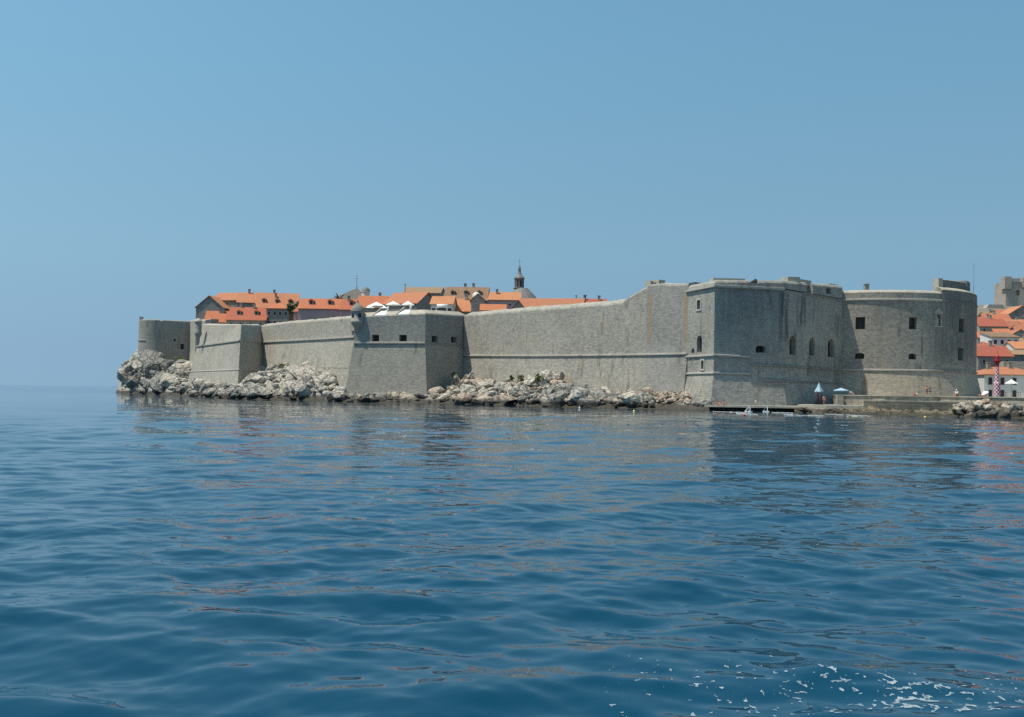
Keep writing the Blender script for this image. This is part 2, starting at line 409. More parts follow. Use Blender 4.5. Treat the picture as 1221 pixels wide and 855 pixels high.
def px_opening(px0, px1, py0, py1, a, b, depth=.9, arch=0.0, push=0.0):
    """opening seen at this photo rectangle on the plan line a-b"""
    cx = (px0 + px1) / 2; cy = (py0 + py1) / 2
    tx, ty = b[0] - a[0], b[1] - a[1]; L = math.hypot(tx, ty); n = (ty / L, -tx / L)
    x, y = on_line(cx, a, b, cy); x += n[0] * push; y += n[1] * push
    l = on_line(px0, a, b, cy); r = on_line(px1, a, b, cy)
    z0 = Z(cx, py1, y); z1 = Z(cx, py0, y)
    wd = math.hypot(l[0] - r[0], l[1] - r[1])
    return opening((x, y, (z0 + z1) / 2), n, wd, z1 - z0, depth, arch)

# ================================================================== THE FORTRESS (right)
A = W(822, 187.8, 440); B = W(851, 178, 440); C = W(933, 181.4, 440); E = W(1003, 199.5, 440)
A = (A[0] - .6, A[1]);
G1 = (E[0] + 4, E[1] + 14); G2 = (60, 224); G3 = (36, 200)
fp = [A, B, C, E, G1, G2, G3]
zc = 21.9                                     # cornice height
zs1 = 9.7; zs2 = Z(851, 445, 178)             # string courses
fort_stains_and_shade = [(B[0] + 12.0, C[0] + 1.7, 11, 21.8, (.035, .038, .042), .85, .4), (C[0] + 3.2, C[0] + 6.2, 14.5, 21.6, (.04, .042, .045), .8, .7),
               (B[0] - 1.6, C[0] + 2.6, 5.2, 25, (.17, .165, .155), .42, .0), (B[0] + .5, B[0] + 10, 14, 23, (.12, .12, .12), .22, .1), (B[0] - 2.6, B[0] - 1.0, 0.8, 7.5, (.44, .29, .17), .55, 1.6),  # first, broad patch here is shade painted onto the front face
               (C[0] + 6, E[0], 5, 13, (.12, .11, .105), .4, .3), (E[0] - 2.5, E[0], 2, 19, (.07, .07, .07), .5, .3),
               (C[0] - 5.5, C[0] + 1, 3.6, 6.2, (.17, .11, .07), .5, .4)]
M['fort'] = masonry('fortress_stone', (.40, .385, .345), (.20, .195, .18), stains_and_shade=fort_stains_and_shade, mottle=.55)
fort = thing('fortress', 'tall angular grey stone fortress with carved cornice between long sea wall and round tower', 'fortress', (50, 190, 0))
def fpart(mb, name, mat, smooth=False): 
    o = mb.build(name, mat, None, smooth); return o
def adopt(o, root):
    """parent keeping world placement (root has only a translation)"""
    o.parent = root
    o.location = Vector(o.location) - root.location if o.parent.parent is None else o.location
    return o
def place_children(root):
    """children built in world coordinates: shift them to sit under root"""
    inv = Matrix.Translation(root.location).inverted()
    for ch in root.children: ch.matrix_parent_inverse = inv

outs = [0] * 7
def fr(off, z):
    offl = [off, off, off, off, 0, 0, 0]
    return ring(offs(fp, offl, True), z)
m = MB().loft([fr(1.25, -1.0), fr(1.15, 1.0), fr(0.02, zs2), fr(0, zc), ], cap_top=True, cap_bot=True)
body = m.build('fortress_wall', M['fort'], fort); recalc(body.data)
cuts = []; infos = []
def add_open(store, *a, **k):
    c, i = px_opening(*a, **k); store[0].append(c); store[1].append(i)
S = ([], [])
add_open(S, 831.5, 835.5, 358, 369, A, B, depth=.7)                 # 0 white framed
add_open(S, 831, 837, 400, 420, A, B, depth=.8, arch=.8)            # 1
add_open(S, 824.5, 828, 415, 421, A, B, depth=.6, arch=.5)          # 2
add_open(S, 836.5, 839.5, 430, 440, A, B, depth=.7)                 # 3
add_open(S, 901, 913, 412, 420.5, B, C, depth=1.1, arch=.5)         # 4
add_open(S, 941.5, 948.5, 400, 423, C, E, depth=1.0, arch=1.1)
add_open(S, 965, 971.5, 402, 424, C, E, depth=1.0, arch=1.1)
add_open(S, 987, 994.5, 404, 425.5, C, E, depth=1.0, arch=1.1)
carve(body, S[0])
win_specs = [dict(border=M['trim']), dict(), dict(blocked=True), dict(border=M['trim']), dict(), dict(blocked=False), dict(blocked=False), dict()]
for i, k in zip(S[1], win_specs): window_in(i, fort, **k)
# closed arched gate in the batter
dA = on_line(899, B, C); dB = on_line(921, B, C)
tx, ty = dB[0] - dA[0], dB[1] - dA[1]; L = math.hypot(tx, ty); nn = Vector((ty / L, -tx / L, 0)); td = Vector((tx / L, ty / L, 0))
mid = Vector(((dA[0] + dB[0]) / 2, (dA[1] + dB[1]) / 2, 0)) + nn * .95
g = MB(); pr = []
for k in range(13):
    a = math.pi * k / 12; pr.append((L / 2 * math.cos(a), 2.6 + .9 * math.sin(a)))
pr = [(L / 2, .9)] + pr + [(-L / 2, .9)]
ff = [mid + td * x + Vector((0, 0, z)) - nn * .22 * (z - 1.8) for x, z in pr]; bk = [p - nn * .7 for p in ff]
g.face(ff, [(x, z) for x, z in pr])
for i in range(len(pr)): j = (i + 1) % len(pr); g.face([ff[i], bk[i], bk[j], ff[j]])
g.build('blocked_gate', masonry('gate_infill', (.36, .34, .31), (.25, .24, .22), mottle=.4), fort)
cl = [offs([A, B, C, E], 0)[0], B, C, E]
moulding([A, B, C], zc, .42, .4, 'cornice', M['trim'], fort)
moulding([on_line(955, C, E), E], zc - .1, .3, .22, 'cornice', M['grey'], fort)
h1 = on_line(894, B, C)
moulding([A, B, h1], [zs1, zs1, zs1 - .15], .34, .3, 'string_course', M['trim'], fort)
s1b = on_line(895.5, B, C)
moulding([s1b, C, E], [Z(895, 435, s1b[1]), Z(933, 437, 181.4), Z(998, 441, 199)], .3, .3, 'string_course', M['grey'], fort)
moulding([A, B, h1], [zs2, zs2, zs2], .32, .28, 'string_course', M['trim'], fort)
s2b = on_line(910, B, C)
moulding([s2b, C, E], [Z(910, 454, s2b[1]), Z(933, 454.6, 181.4), Z(998, 457, 199)], .3, .5, 'string_course', M['grey'], fort)
# parapet with rounded top
zt = [Z(822, 340, 187.8), Z(851, 332.5, 178) - .1, Z(933, 334, 181.4), Z(1003, 340, 199.5), 23.2, 23, 23]
def zadd(l, d): return [q + d for q in l]
pm = MB().loft([fr(.06, zc + .2), fr(.0, zadd(zt, -.55)), fr(-.25, zadd(zt, -.2)), fr(-.7, zt), fr(-2.2, zadd(zt, .1)), fr(-2.3, zc + .25)], cap_top=True, cap_bot=True)
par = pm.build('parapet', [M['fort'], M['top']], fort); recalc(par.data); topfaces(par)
S2 = ([], [])
def notch(px0, px1, py, a, b, depthz=1.6):
    l = on_line(px0, a, b, py); r = on_line(px1, a, b, py)
    tx, ty = b[0] - a[0], b[1] - a[1]; L = math.hypot(tx, ty); n = (ty / L, -tx / L)
    c = Vector(((l[0] + r[0]) / 2, (l[1] + r[1]) / 2, Z((px0 + px1) / 2, py, (l[1] + r[1]) / 2)))
    return MB().box(c - Vector((n[0], n[1], 0)) * 1.4, (math.hypot(l[0] - r[0], l[1] - r[1]), 4.4, depthz), math.atan2(ty, tx))
for q in ((894, 905, 329), (962.5, 969, 337)):
    a_, b_ = (B, C) if q[0] < 933 else (C, E)
    me = notch(*q, a_, b_, 2.6 if q[0] < 933 else 4.2).mesh(); recalc(me); S2[0].append(me)
c_, i_ = px_opening(985, 991, 343, 350.5, C, E, depth=1.2, arch=.3); S2[0].append(c_)
carve(par, S2[0]); window_in(i_, fort)
# raised blocks on the parapet
q = P(941, 331, 186); MB().box((q.x + .6, q.y + 1.5, q.z - .6), (2.4, 3.0, 1.5), .2).build('merlon', M['top'], fort)
q = P(953, 333, 189); MB().box((q.x + .5, q.y + 1.5, q.z - .6), (4.0, 2.6, 1.1), .75).build('merlon', M['top'], fort)
q = P(995, 337, 199); MB().box((q.x, q.y + 3, q.z - .7), (3.5, 2.0, 1.3), .75).build('merlon', M['top'], fort)
q = P(871, 331, 181); MB().box((q.x, q.y + 2.5, q.z - .3), (6, 2.0, .7), .1).build('merlon', M['top'], fort)
q = P(900, 333, 181); MB().tube((q.x - .2, q.y + 1.6, q.z - .55), (q.x + 0.1, q.y - .3, q.z - .25), .38, .30, 12).build('cannon_barrel', M['darkmetal'], fort)
place_children(fort)
for ch in fort.children: pass

# ================================================================== ROUND TOWER
TC = (76.6, 219.2); TR = 22.3
tz = zc; tst = Z(1060, 441.5, 197)
def ta(px):                                   # angle on the tower seen at column px
    u, _ = uv_(px, 420); k = u / F
    # ray x=k*y ; circle
    a_ = 1 + k * k; b_ = -2 * (k * TC[0] + TC[1]); c_ = TC[0] ** 2 + TC[1] ** 2 - TR ** 2
    d_ = max(0, b_ * b_ - 4 * a_ * c_); y = (-b_ - math.sqrt(d_)) / (2 * a_)
    return math.atan2(y - TC[1], k * y - TC[0])
def tp(a, r): return (TC[0] + r * math.cos(a), TC[1] + r * math.sin(a))
def xz(px, D): return W(px, D)[0]
tower_stain_shade = [(tp(ta(1090), TR)[0], tp(ta(1100), TR)[0], 4.5, 9.5, (.05, .045, .04), .75, .5), (tp(ta(1098), TR)[0], tp(ta(1160), TR)[0] + 14, 7.5, 27, (.105, .11, .11), .75, .0),  # second patch mixes stain with painted-in shade of the tower's right side
            (tp(ta(1030), TR)[0], tp(ta(1100), TR)[0], 17, 21.5, (.17, .165, .155), .4, .6), (tp(ta(1113), TR)[0], tp(ta(1117), TR)[0], 9, 21, (.20, .12, .09), .5, .3),
            (tp(ta(1024), TR)[0], tp(ta(1035), TR)[0], 1, 7.3, (.20, .12, .08), .7, .5)]
M['tower'] = masonry('round_tower_stone', (.36, .335, .29), (.175, .165, .15), stains_and_shade=tower_stain_shade, mottle=.5)
M['towerlow'] = masonry('tower_foot_stone', (.42, .37, .30), (.24, .215, .18), mottle=.5, stains_and_shade=[(tower_stain_shade[4])])
tow = thing('round_tower', 'broad round stone tower with two rows of windows and statue niche beside the fortress', 'tower', (TC[0], TC[1], 0))
n = 160
def circ(r, z): return [(TC[0] + r * math.cos(2 * math.pi * k / n), TC[1] + r * math.sin(2 * math.pi * k / n), z) for k in range(n)]
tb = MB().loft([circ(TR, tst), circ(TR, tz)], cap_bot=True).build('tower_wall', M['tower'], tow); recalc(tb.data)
MB().loft([circ(TR + 2.2, -1), circ(TR + 1.6, 1.2), circ(TR + .02, tst - .004)]).build('tower_foot', M['towerlow'], tow)
S = ([], [])
def topen(px0, px1, py0, py1, arch=0, depth=1.0):
    a0, a1 = ta(px0), ta(px1); am = (a0 + a1) / 2
    p = tp(am, TR - .1); wd = 2 * TR * math.sin(abs(a1 - a0) / 2); z0 = Z((px0 + px1) / 2, py1, p[1]); z1 = Z((px0 + px1) / 2, py0, p[1])
    c, i = opening((p[0], p[1], (z0 + z1) / 2), (math.cos(am), math.sin(am)), wd, z1 - z0, depth, arch); S[0].append(c); S[1].append(i)
topen(1019.5, 1031, 378, 392.5); topen(1083.5, 1093, 378.5, 392.5); topen(1143, 1149.5, 380, 396)
topen(1019.5, 1030.5, 421, 428, .35); topen(1083.5, 1093, 421.5, 428.5, .35); topen(1142.5, 1149, 415, 430)
topen(1116, 1120.5, 375, 388.5, .7, .7)
carve(tb, S[0])
for i in S[1][:6]: window_in(i, tow, border=None)
# niche with statue, little gable and corbel
c, nv, td, w_, h_, d_, _ = S[1][6]; rz = math.atan2(td.y, td.x)
nb = MB(); o_ = c + nv * .1
for s in (-1, 1): nb.box(o_ + td * s * (w_ / 2 + .22), (.3, .35, h_ + .1), rz)
nb.box(o_ - Vector((0, 0, h_ / 2 + .15)), (w_ + 1.3, .5, .25), rz)
nb.box(o_ + Vector((0, 0, h_ / 2 + .2)), (w_ + 1.1, .4, .25), rz)
tp0 = o_ + Vector((0, 0, h_ / 2 + .33)); ww = w_ / 2 + .7
nb.face([tp0 - td * ww + nv * .25, tp0 + td * ww + nv * .25, tp0 + Vector((0, 0, 1.1)) + nv * .25]); 
nb.face([tp0 - td * ww - nv * .2, tp0 - td * ww + nv * .25, tp0 + Vector((0, 0, 1.1)) + nv * .25, tp0 + Vector((0, 0, 1.1)) - nv * .2])
nb.face([tp0 + td * ww + nv * .25, tp0 + td * ww - nv * .2, tp0 + Vector((0, 0, 1.1)) - nv * .2, tp0 + Vector((0, 0, 1.1)) + nv * .25])
niche = nb.build('niche', M['tan'], tow)
st = MB(); sc = c - nv * .25 - Vector((0, 0, h_ / 2))
st.lathe([(.0, 0), (.32, 0), (.30, .25), (.26, .3), (.30, .5), (.26, 1.0), (.33, 1.38), (.28, 1.5), (.09, 1.58), (.14, 1.7), (.15, 1.82), (.08, 1.95), (0, 1.97)], tuple(sc), 12)
st.build('statue', M['trim'], niche, True)
def arc_poly(p0, p1, r, k=40):
    a0, a1 = ta(p0), ta(p1); return [tp(a0 + (a1 - a0) * i / k, r) for i in range(k + 1)]
aL = ta(1003) - .35; aR = ta(1120)
def arcr(a0, a1, r, k=60): return [tp(a0 + (a1 - a0) * i / k, r) for i in range(k + 1)]
moulding(arcr(aL, ta(1122), TR), tz, .36, .24, 'cornice', M['trim'], tow)
moulding(arcr(ta(1122), ta(1122) + 2.2, TR), tz - .02, .3, .12, 'cornice', M['tower'], tow)
moulding(arcr(aL, ta(1106), TR), tst, .34, .32, 'string_course', M['trim'], tow)
moulding(arcr(ta(1106), ta(1106) + 2.2, TR), tst, .3, .28, 'string_course', M['tower'], tow)
ztop = Z(1060, 345, 197)
def arc_solid(prof, a0, a1, k, name, mat):
    """prof: (r,z) outline of the cross-section, closed, swept round the tower"""
    m = MB(); L = len(prof)
    P3 = [[(*tp(a0 + (a1 - a0) * i / k, r), z) for r, z in prof] for i in range(k + 1)]
    for i in range(k):
        u = TR * (a1 - a0) * i / k; u2 = TR * (a1 - a0) * (i + 1) / k
        for j in range(L):
            jj = (j + 1) % L; v0 = prof[j][1]; v1 = prof[jj][1]
            if abs(v1 - v0) < .05: v1 = v0 + abs(prof[j][0] - prof[jj][0])
            m.face([P3[i][j], P3[i + 1][j], P3[i + 1][jj], P3[i][jj]], [(u, v0), (u2, v0), (u2, v1), (u, v1)])
    m.face(P3[0]); m.face(P3[-1][::-1])
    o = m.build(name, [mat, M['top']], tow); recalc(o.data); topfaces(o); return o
zb = tz + .22
arc_solid([(TR, zb), (TR - .02, ztop - .55), (TR - .3, ztop - .2), (TR - .9, ztop), (TR - 2.4, ztop + .15), (TR - 2.5, zb)], aL, ta(1121.5), 60, 'parapet', M['tower'])
zh = tz + 1.9; 
arc_solid([(TR, zb), (TR - .05, zh + .3), (TR - .3, zh + .6), (TR - 1.2, zh + .95), (TR - 1.45, zh + 1.0), (TR - 1.45, zb)], ta(1122), ta(1122) + 2.6, 60, 'parapet', M['tower'])
zq = Z(1120, 332.5, 200)
arc_solid([(TR - 1.5, zb), (TR - 1.6, zq - .1), (TR - 1.8, zq), (TR - 2.9, zq), (TR - 3.0, zb)], ta(1117) + .10, ta(1117) + 2.1, 60, 'upper_parapet', M['tower'])
arc_solid([(TR - 1.35, zb), (TR - 1.4, zq + .4), (TR - 3.4, zq + .5), (TR - 3.4, zb)], ta(1160), ta(1160) + .6, 8, 'merlon', M['tower'])
MB().box((*tp(ta(1117) + .09, TR - 2.0), (zq + zb) / 2 + .1), (1.0, 1.6, zq - zb), ta(1117) + math.pi / 2).build('merlon', M['top'], tow)
q = P(1033, 341, 202); MB().box((q.x, q.y, q.z - .6), (.85, .85, 1.8)).box((q.x, q.y, q.z + .35), (1.0, 1.0, .14)).build('chimney', M['tan'], tow)
place_children(tow)
q = P(1161, 336, 214)
ae = thing('aerial_mast', 'thin bare mast standing on top of the round tower', 'mast', (q.x, q.y, q.z - 2.5))
MB().tube((0, 0, 0), (0, 0, 6.6), .05, .025, 6).build('pole', M['metal'], ae)
for zz in (5.6, 6.1): MB().tube((-.28, 0, zz), (.28, 0, zz), .02, .02, 5).build('crossbar', M['metal'], ae)

# ================================================================== SEA WALL (between bastion and fortress)
WA = W(553, 245); WB = on_line(773, WA, (A[0], A[1] + .3)); WC = (A[0] + .2, A[1] + .4)
wall_st = []
for p0, p1 in ((771, 776.5), (812.5, 820)):
    l = on_line(p0, WB, WC); r = on_line(p1, WB, WC); wall_st.append((l[0], r[0], 10.6, 22, (.34, .235, .13), .8, .0))
M['wall'] = masonry('sea_wall_stone', (.42, .395, .345), (.225, .215, .195), stains_and_shade=wall_st, mottle=.55)
M['wallB'] = masonry('turned_wall_stone', (.37, .355, .325), (.205, .20, .188), stains_and_shade=wall_st, mottle=.5)
sw = thing('sea_wall', 'long sloping limestone sea wall rising between the middle bastion and the fortress', 'wall', (10, 215, 0))
def wallsolid(pts2, zb, zt, thick, cap=.9, batter=None, zbat=None):
    """front polyline pts2; zt heights; parapet cap slopes up inward"""
    P2_, T2_, B2_ = [], [], []
    zl_ = zbat if isinstance(zbat, list) else [zbat] * len(pts2)
    for i_ in range(len(pts2) - 1):
        a_, b_ = pts2[i_], pts2[i_ + 1]; k_ = max(1, int(math.dist(a_, b_) / 1.7))
        for j_ in range(k_ + (i_ == len(pts2) - 2)):
            f_ = j_ / k_; q_ = (a_[0] + (b_[0] - a_[0]) * f_, a_[1] + (b_[1] - a_[1]) * f_)
            P2_.append(q_); T2_.append(zt[i_] + (zt[i_ + 1] - zt[i_]) * f_ + .22 * mnoise.noise(Vector((q_[0] * .5, q_[1] * .5, 3)))); B2_.append(zl_[i_] + (zl_[i_ + 1] - zl_[i_]) * f_ if zbat else 0)
    pts2 = P2_; zt = T2_; zbat = B2_; n_ = len(pts2)
    def rg(o, z):
        front = offs(pts2, o); back = offs(pts2, -thick)[::-1]
        zf = z if isinstance(z, list) else [z] * n_
        return ring(front + back, zf + zf[::-1])
    rings = [rg(batter or 0, zb)]
    if batter: rings += [rg(0.02, zbat)]
    rings += [rg(0, zadd(zt, -.45)), rg(-.15, zadd(zt, -.1)), rg(-1.9, zt if not cap else zadd(zt, cap)), rg(-2.0, zadd(zt, -1.2))]
    # the back edge stays put
    return MB().loft(rings, cap_bot=True)
wpx = [553, 600, 640, 690, 740, 744, 758, 771]
wtop = [375.5, 371.5, 368, 364.5, 360.5, 357, 347.5, 340.5]
wp = [on_line(p, WA, WB) for p in wpx]; wz = [Z(p, q_, d[1]) for p, q_, d in zip(wpx, wtop, wp)]
wstr_z = lambda p, xy: Z(p, np.interp(p, [553, 660, 773, 822], [424.2, 424.4, 423, 422]), xy[1])
zst = [wstr_z(p, d) for p, d in zip(wpx, wp)]
o = wallsolid(wp, -.5, wz, 5, cap=.75, batter=1.3, zbat=zst).build('wall_face', M['wall'], sw); recalc(o.data)
moulding(wp, zst, .36, .34, 'string_course', M['trim'], sw)
wpx2 = [773, 797, 815, 822]; wtop2 = [338.5, 338, 338, 337]
wp2 = [on_line(p, WB, WC) for p in wpx2]; wp2[0] = WB
WBo = offs([WB, WC], .55)
wp2 = [(a + (WBo[0][0] - WB[0]), b + (WBo[0][1] - WB[1])) for a, b in wp2]
wz2 = [Z(p, q_, d[1]) for p, q_, d in zip(wpx2, wtop2, wp2)]
zst2 = [wstr_z(p, d) for p, d in zip(wpx2, wp2)]
o = wallsolid(wp2, -.5, wz2, 6, cap=.2, batter=1.3, zbat=zst2).build('buttress', M['wallB'], sw); recalc(o.data)
moulding([offs(wp2, -.6)[0]] + wp2, [zst2[0]] + zst2, .36, .34, 'string_course', M['trim'], sw)
q = P(776, 337, 199); MB().box((q.x, q.y, q.z - .3), (1.6, 1.8, 1.1), -.9).box((q.x + 1.4, q.y - .6, q.z), (2.0, 1.8, .8), -.9).build('merlon', M['top'], sw)
place_children(sw)

# ================================================================== MIDDLE BASTION
Q0 = W(421.5, 237); Q1 = W(506.5, 232); Q2 = W(553.5, 246); 
Qa = (Q2[0] + 2, Q2[1] + 14); Qb = (Q0[0] + 4, Q0[1] + 22)
qp = [Q0, Q1, Q2, Qa, Qb]
M['bast'] = masonry('bastion_upper_stone', (.335, .325, .295), (.185, .182, .172), mottle=.45)
M['bastlow'] = masonry('bastion_batter_stone', (.375, .355, .31), (.21, .20, .18), mottle=.45)
bs = thing('bastion', 'middle bastion with square gun ports, corner sentry turret and parasols on its terrace', 'bastion', (-30, 245, 0))
def qr(off, z): return ring(offs(qp, [off, off, off, 0, 0], True), z)
zbs = Z(465, 409, 234.5); ztb = Z(465, 373.5, 234.5)
zqt = [Z(424, 377, 237), Z(506, 373, 232), Z(553, 376, 246), 20.5, 20.5]
MB().loft([qr(2.1, -1), qr(1.7, 1.2), qr(.03, zbs - .004)]).build('batter', M['bastlow'], bs)
up = MB().loft([qr(0, zbs), qr(0, zadd(zqt, -.3)), qr(-.15, zqt), qr(-1.6, zadd(zqt, .9)), qr(-2.6, zadd(zqt, .9)), qr(-2.65, zadd(zqt, -.6))], cap_bot=True)
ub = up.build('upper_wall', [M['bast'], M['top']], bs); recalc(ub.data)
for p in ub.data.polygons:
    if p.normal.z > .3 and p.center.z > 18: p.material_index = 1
S = ([], [])
add_open(S, 443.5, 452, 399.3, 407, Q0, Q1, depth=1.3); add_open(S, 476, 485, 399.3, 407, Q0, Q1, depth=1.3)
add_open(S, 515, 522, 400.5, 408, Q1, Q2, depth=1.3); add_open(S, 538, 545, 401.5, 408.5, Q1, Q2, depth=1.3)
carve(ub, S[0])
for i in S[1]: window_in(i, bs, bars=False)
# the two gun embrasures: sloping sills, sunlight painted in as white, with a stone cheek on the left
tx, ty = Q1[0] - Q0[0], Q1[1] - Q0[1]; Ln = math.hypot(tx, ty); n_ = Vector((ty / Ln, -tx / Ln, 0)); t_ = Vector((tx / Ln, ty / Ln, 0))
for a0, a1 in ((446, 460.5), (474, 488)):
    l = on_line(a0, Q0, Q1, 372); sl = (Vector(l) - Vector(Q0)).length; wd_ = (Vector(on_line(a1, Q0, Q1, 372)) - Vector(l)).length
    def cp(s_, o_, dz_):
        ze_ = zqt[0] + (zqt[1] - zqt[0]) * s_ / Ln; q_ = Vector((*Q0, 0)) + t_ * s_ - n_ * o_; q_.z = ze_ + (max(o_, .15) - .15) * .62 + dz_; return q_
    g = MB(); top_ = [cp(sl + .1, .03, .07), cp(sl + wd_, .03, .07), cp(sl + wd_ * .8, 1.75, .10), cp(sl + wd_ * .38, 1.75, .10)]
    g.loft([[p - Vector((0, 0, .5)) for p in top_], top_]).build('embrasure', M['sunwhite'], bs)
    g = MB(); top_ = [cp(sl - .35, .1, .12), cp(sl - .02, .1, .12), cp(sl + wd_ * .36, 1.9, .75), cp(sl + wd_ * .22, 1.9, .75)]
    g.loft([[p - Vector((0, 0, .9)) for p in top_], top_]).build('cheek', M['tan'], bs)
    g = MB(); top_ = [cp(sl + wd_ * .8, 1.6, .9), cp(sl + wd_ * .93, 1.6, .9), cp(sl + wd_ * .93, 2.1, .9), cp(sl + wd_ * .8, 2.1, .9)]
    g.loft([[p - Vector((0, 0, 1.2)) for p in top_], top_]).build('cheek', M['white'], bs)
moulding([Q0, Q1], zbs, .4, .42, 'string_course', M['trim'], bs); moulding([Q1, Q2], [zbs, zbs - .1], .26, .2, 'string_course', M['bast'], bs)
place_children(bs)
# sentry turret on its left corner
tz0 = Z(424, 383, 236)
tur = thing('sentry_turret', 'small domed stone sentry turret on the left corner of the middle bastion', 'turret', (Q0[0] + .8, Q0[1] - .3, tz0))
MB().lathe([(.15, -2.4), (.8, -1.5), (1.35, -.7), (1.6, -.2), (1.6, .05), (1.48, .1), (1.48, 2.1)], n=20).build('turret_wall', M['fort'], tur, True)
tw = MB().lathe([(1.48, 2.1), (1.65, 2.2), (1.65, 2.35), (1.5, 2.9), (1.15, 3.5), (.7, 4.0), (.3, 4.3), (.2, 4.6), (.28, 4.8), (.12, 5.0), (0, 5.1)], n=20).build('dome', M['grey'], tur, True)
for a in (-60, -130): 
    x, y = 1.46 * math.cos(R(a)), 1.46 * math.sin(R(a)); MB().box((x, y, 1.35), (.75, .1, .95), R(a + 90)).build('window', M['dark'], tur)
# stone shoulder left of the turret
sh_ = lambda s_, i_, z_: (-.6 * s_ + .8 * i_, .8 * s_ + .6 * i_ , z_)
MB().loft([[sh_(5.4, 1.0, -2), sh_(.3, 1.0, -2), sh_(.3, 3.2, -2), sh_(5.4, 3.2, -2)], [sh_(5.2, 1.0, -.3), sh_(.3, 1.0, 1.6), sh_(.3, 3.0, 1.6), sh_(5.2, 3.0, -.3)], [sh_(2.0, 1.1, 2.3), sh_(.3, 1.1, 3.4), sh_(.3, 2.8, 3.4), sh_(2.0, 2.8, 2.3)]]).build('shoulder', M['tan'], tur)

# ================================================================== LEFT SEA WALL
L0 = W(311, 285); L1 = W(423, 240.5)
M['lwall'] = masonry('left_wall_stone', (.44, .41, .355), (.25, .235, .205), mottle=.45)
lw = thing('sea_wall', 'pale limestone sea wall behind rock pile joining the left and middle bastions', 'wall', (-55, 262, 0))
lpx = [311, 350, 390, 423]; ltop = [387.8, 383.5, 380.3, 377.5]; lst = [408.2, 406.2, 404, 402]
lp = [on_line(p, L0, L1) for p in lpx]; lz = [Z(a, b, d[1]) for a, b, d in zip(lpx, ltop, lp)]; lsz = [Z(a, b, d[1]) for a, b, d in zip(lpx, lst, lp)]
o = wallsolid(lp, -.5, lz, 5, cap=.5, batter=2.4, zbat=lsz).build('wall_face', M['lwall'], lw); recalc(o.data)
moulding(lp, lsz, .4, .42, 'string_course', M['trim'], lw)
moulding([on_line(388, L0, L1), on_line(421, L0, L1)], [Z(388, 438.5, 255), Z(421, 438.8, 243)], .22, 1.2, 'low_course', M['trim'], lw)
place_children(lw)

# ================================================================== LEFT BASTION
P0 = W(241, 310); P1 = W(287, 272); P2 = W(311, 286.5); P3 = (P2[0] + 2, P2[1] + 14); P4 = (P0[0] + 10, P0[1] + 10)
bp_ = [P0, P1, P2, P3, P4]
lb = thing('bastion', 'plain left bastion with sharp corner and two pale bands rising from the boulders', 'bastion', (-80, 290, 0))
def br_(off, z): return ring(offs(bp_, [off, off, off, 0, 0], True), z)
zl = [Z(241, 387.2, 312), Z(287, 386.8, 272), Z(311, 387.6, 286.5), 18.5, 19]; zls = Z(287, 407, 272)
MB().loft([br_(4.2, -1), br_(3.8, 3.5), br_(1.33, zls - .004)]).build('batter', M['lwall'], lb)
o = MB().loft([br_(1.3, zls), br_(0.05, zadd(zl, -.2)), br_(-.1, zl), br_(-1.4, zadd(zl, .25)), br_(-1.5, zadd(zl, -.8))], cap_bot=True).build('upper_wall', [M['lwall'], M['trim']], lb); recalc(o.data)
for p in o.data.polygons:
    if p.normal.z > .3 and p.center.z > 16: p.material_index = 1
po_ = offs(bp_, [1.3, 1.3, 1.3, 0, 0], True)
moulding(po_[:2], zls, .4, .4, 'string_course', M['trim'], lb); moulding(po_[1:3], zls, .25, .15, 'string_course', M['lwall'], lb)
zlow = Z(285, 441.5, 272); po = offs(bp_, [3.0, 3.0, 3.0, 0, 0], True)[:3]
moulding(po, zlow, .3, .12, 'low_course', M['trim'], lb)
for px_, y0, y1 in ((242, 420, 428), ):
    pass
place_children(lb)
q = P(236.5, 386, 303)
tu2 = thing('sentry_turret', 'tiny round watch turret on the far corner of the left bastion', 'turret', (q.x, q.y, q.z))
MB().lathe([(.1, -6.6), (.45, -5.6), (.5, -4.2), (.9, -3.4), (1.15, -2.8), (1.0, -2.6), (1.0, .4)], n=16).build('turret_wall', M['bast'], tu2, True)
MB().lathe([(1.0, .4), (1.2, .5), (1.15, .75), (.8, 1.25), (.3, 1.6), (0, 1.7)], n=16).build('dome', M['top'], tu2, True)

# connecting wall back to the far tower
K0 = (-130.2, 406.6); K1 = (P0[0] - .2, P0[1] + 3)
cw = thing('sea_wall', 'short receding wall strip between the far left tower and the left bastion', 'wall', ((K0[0] + K1[0]) / 2, 360, 0))
kz = [Z(226.5, 381.5, 406.6), Z(240, 382.5, 318)]
o = wallsolid([K0, K1], -.5, kz, 4, cap=.3, batter=1.0, zbat=[18, 14]).build('wall_face', M['lwall'], cw); recalc(o.data)
place_children(cw)

# ================================================================== FAR LEFT TOWER
FT = thing('rounded_tower', 'smooth rounded tower at the far left end of the walls on a rock cliff', 'tower', (-140, 410, 0))
cc = (-143.4, 405.2); rr = 6.6
ftp = [(cc[0] + 3, cc[1] + 16)] + [(cc[0] + rr * math.cos(a), cc[1] + rr * math.sin(a)) for a in np.linspace(R(180), R(307), 22)] + [(-130.2, 406.6), (-128, 420)]
M['far'] = masonry('far_tower_stone', (.36, .345, .31), (.215, .21, .195), mottle=.3)
def fr_(off, z): return ring(offs(ftp, off, True), z)
zf = Z(180, 381, 399)
o = MB().loft([fr_(.9, 3), fr_(.05, Z(172, 405, 400)), fr_(0, zf - .3), fr_(-.2, zf), fr_(-1.2, zf + .2), fr_(-1.25, zf - .9)], cap_bot=True).build('tower_wall', M['far'], FT); recalc(o.data)
fa, fb = ftp[-3], ftp[-2]
S = ([], [])
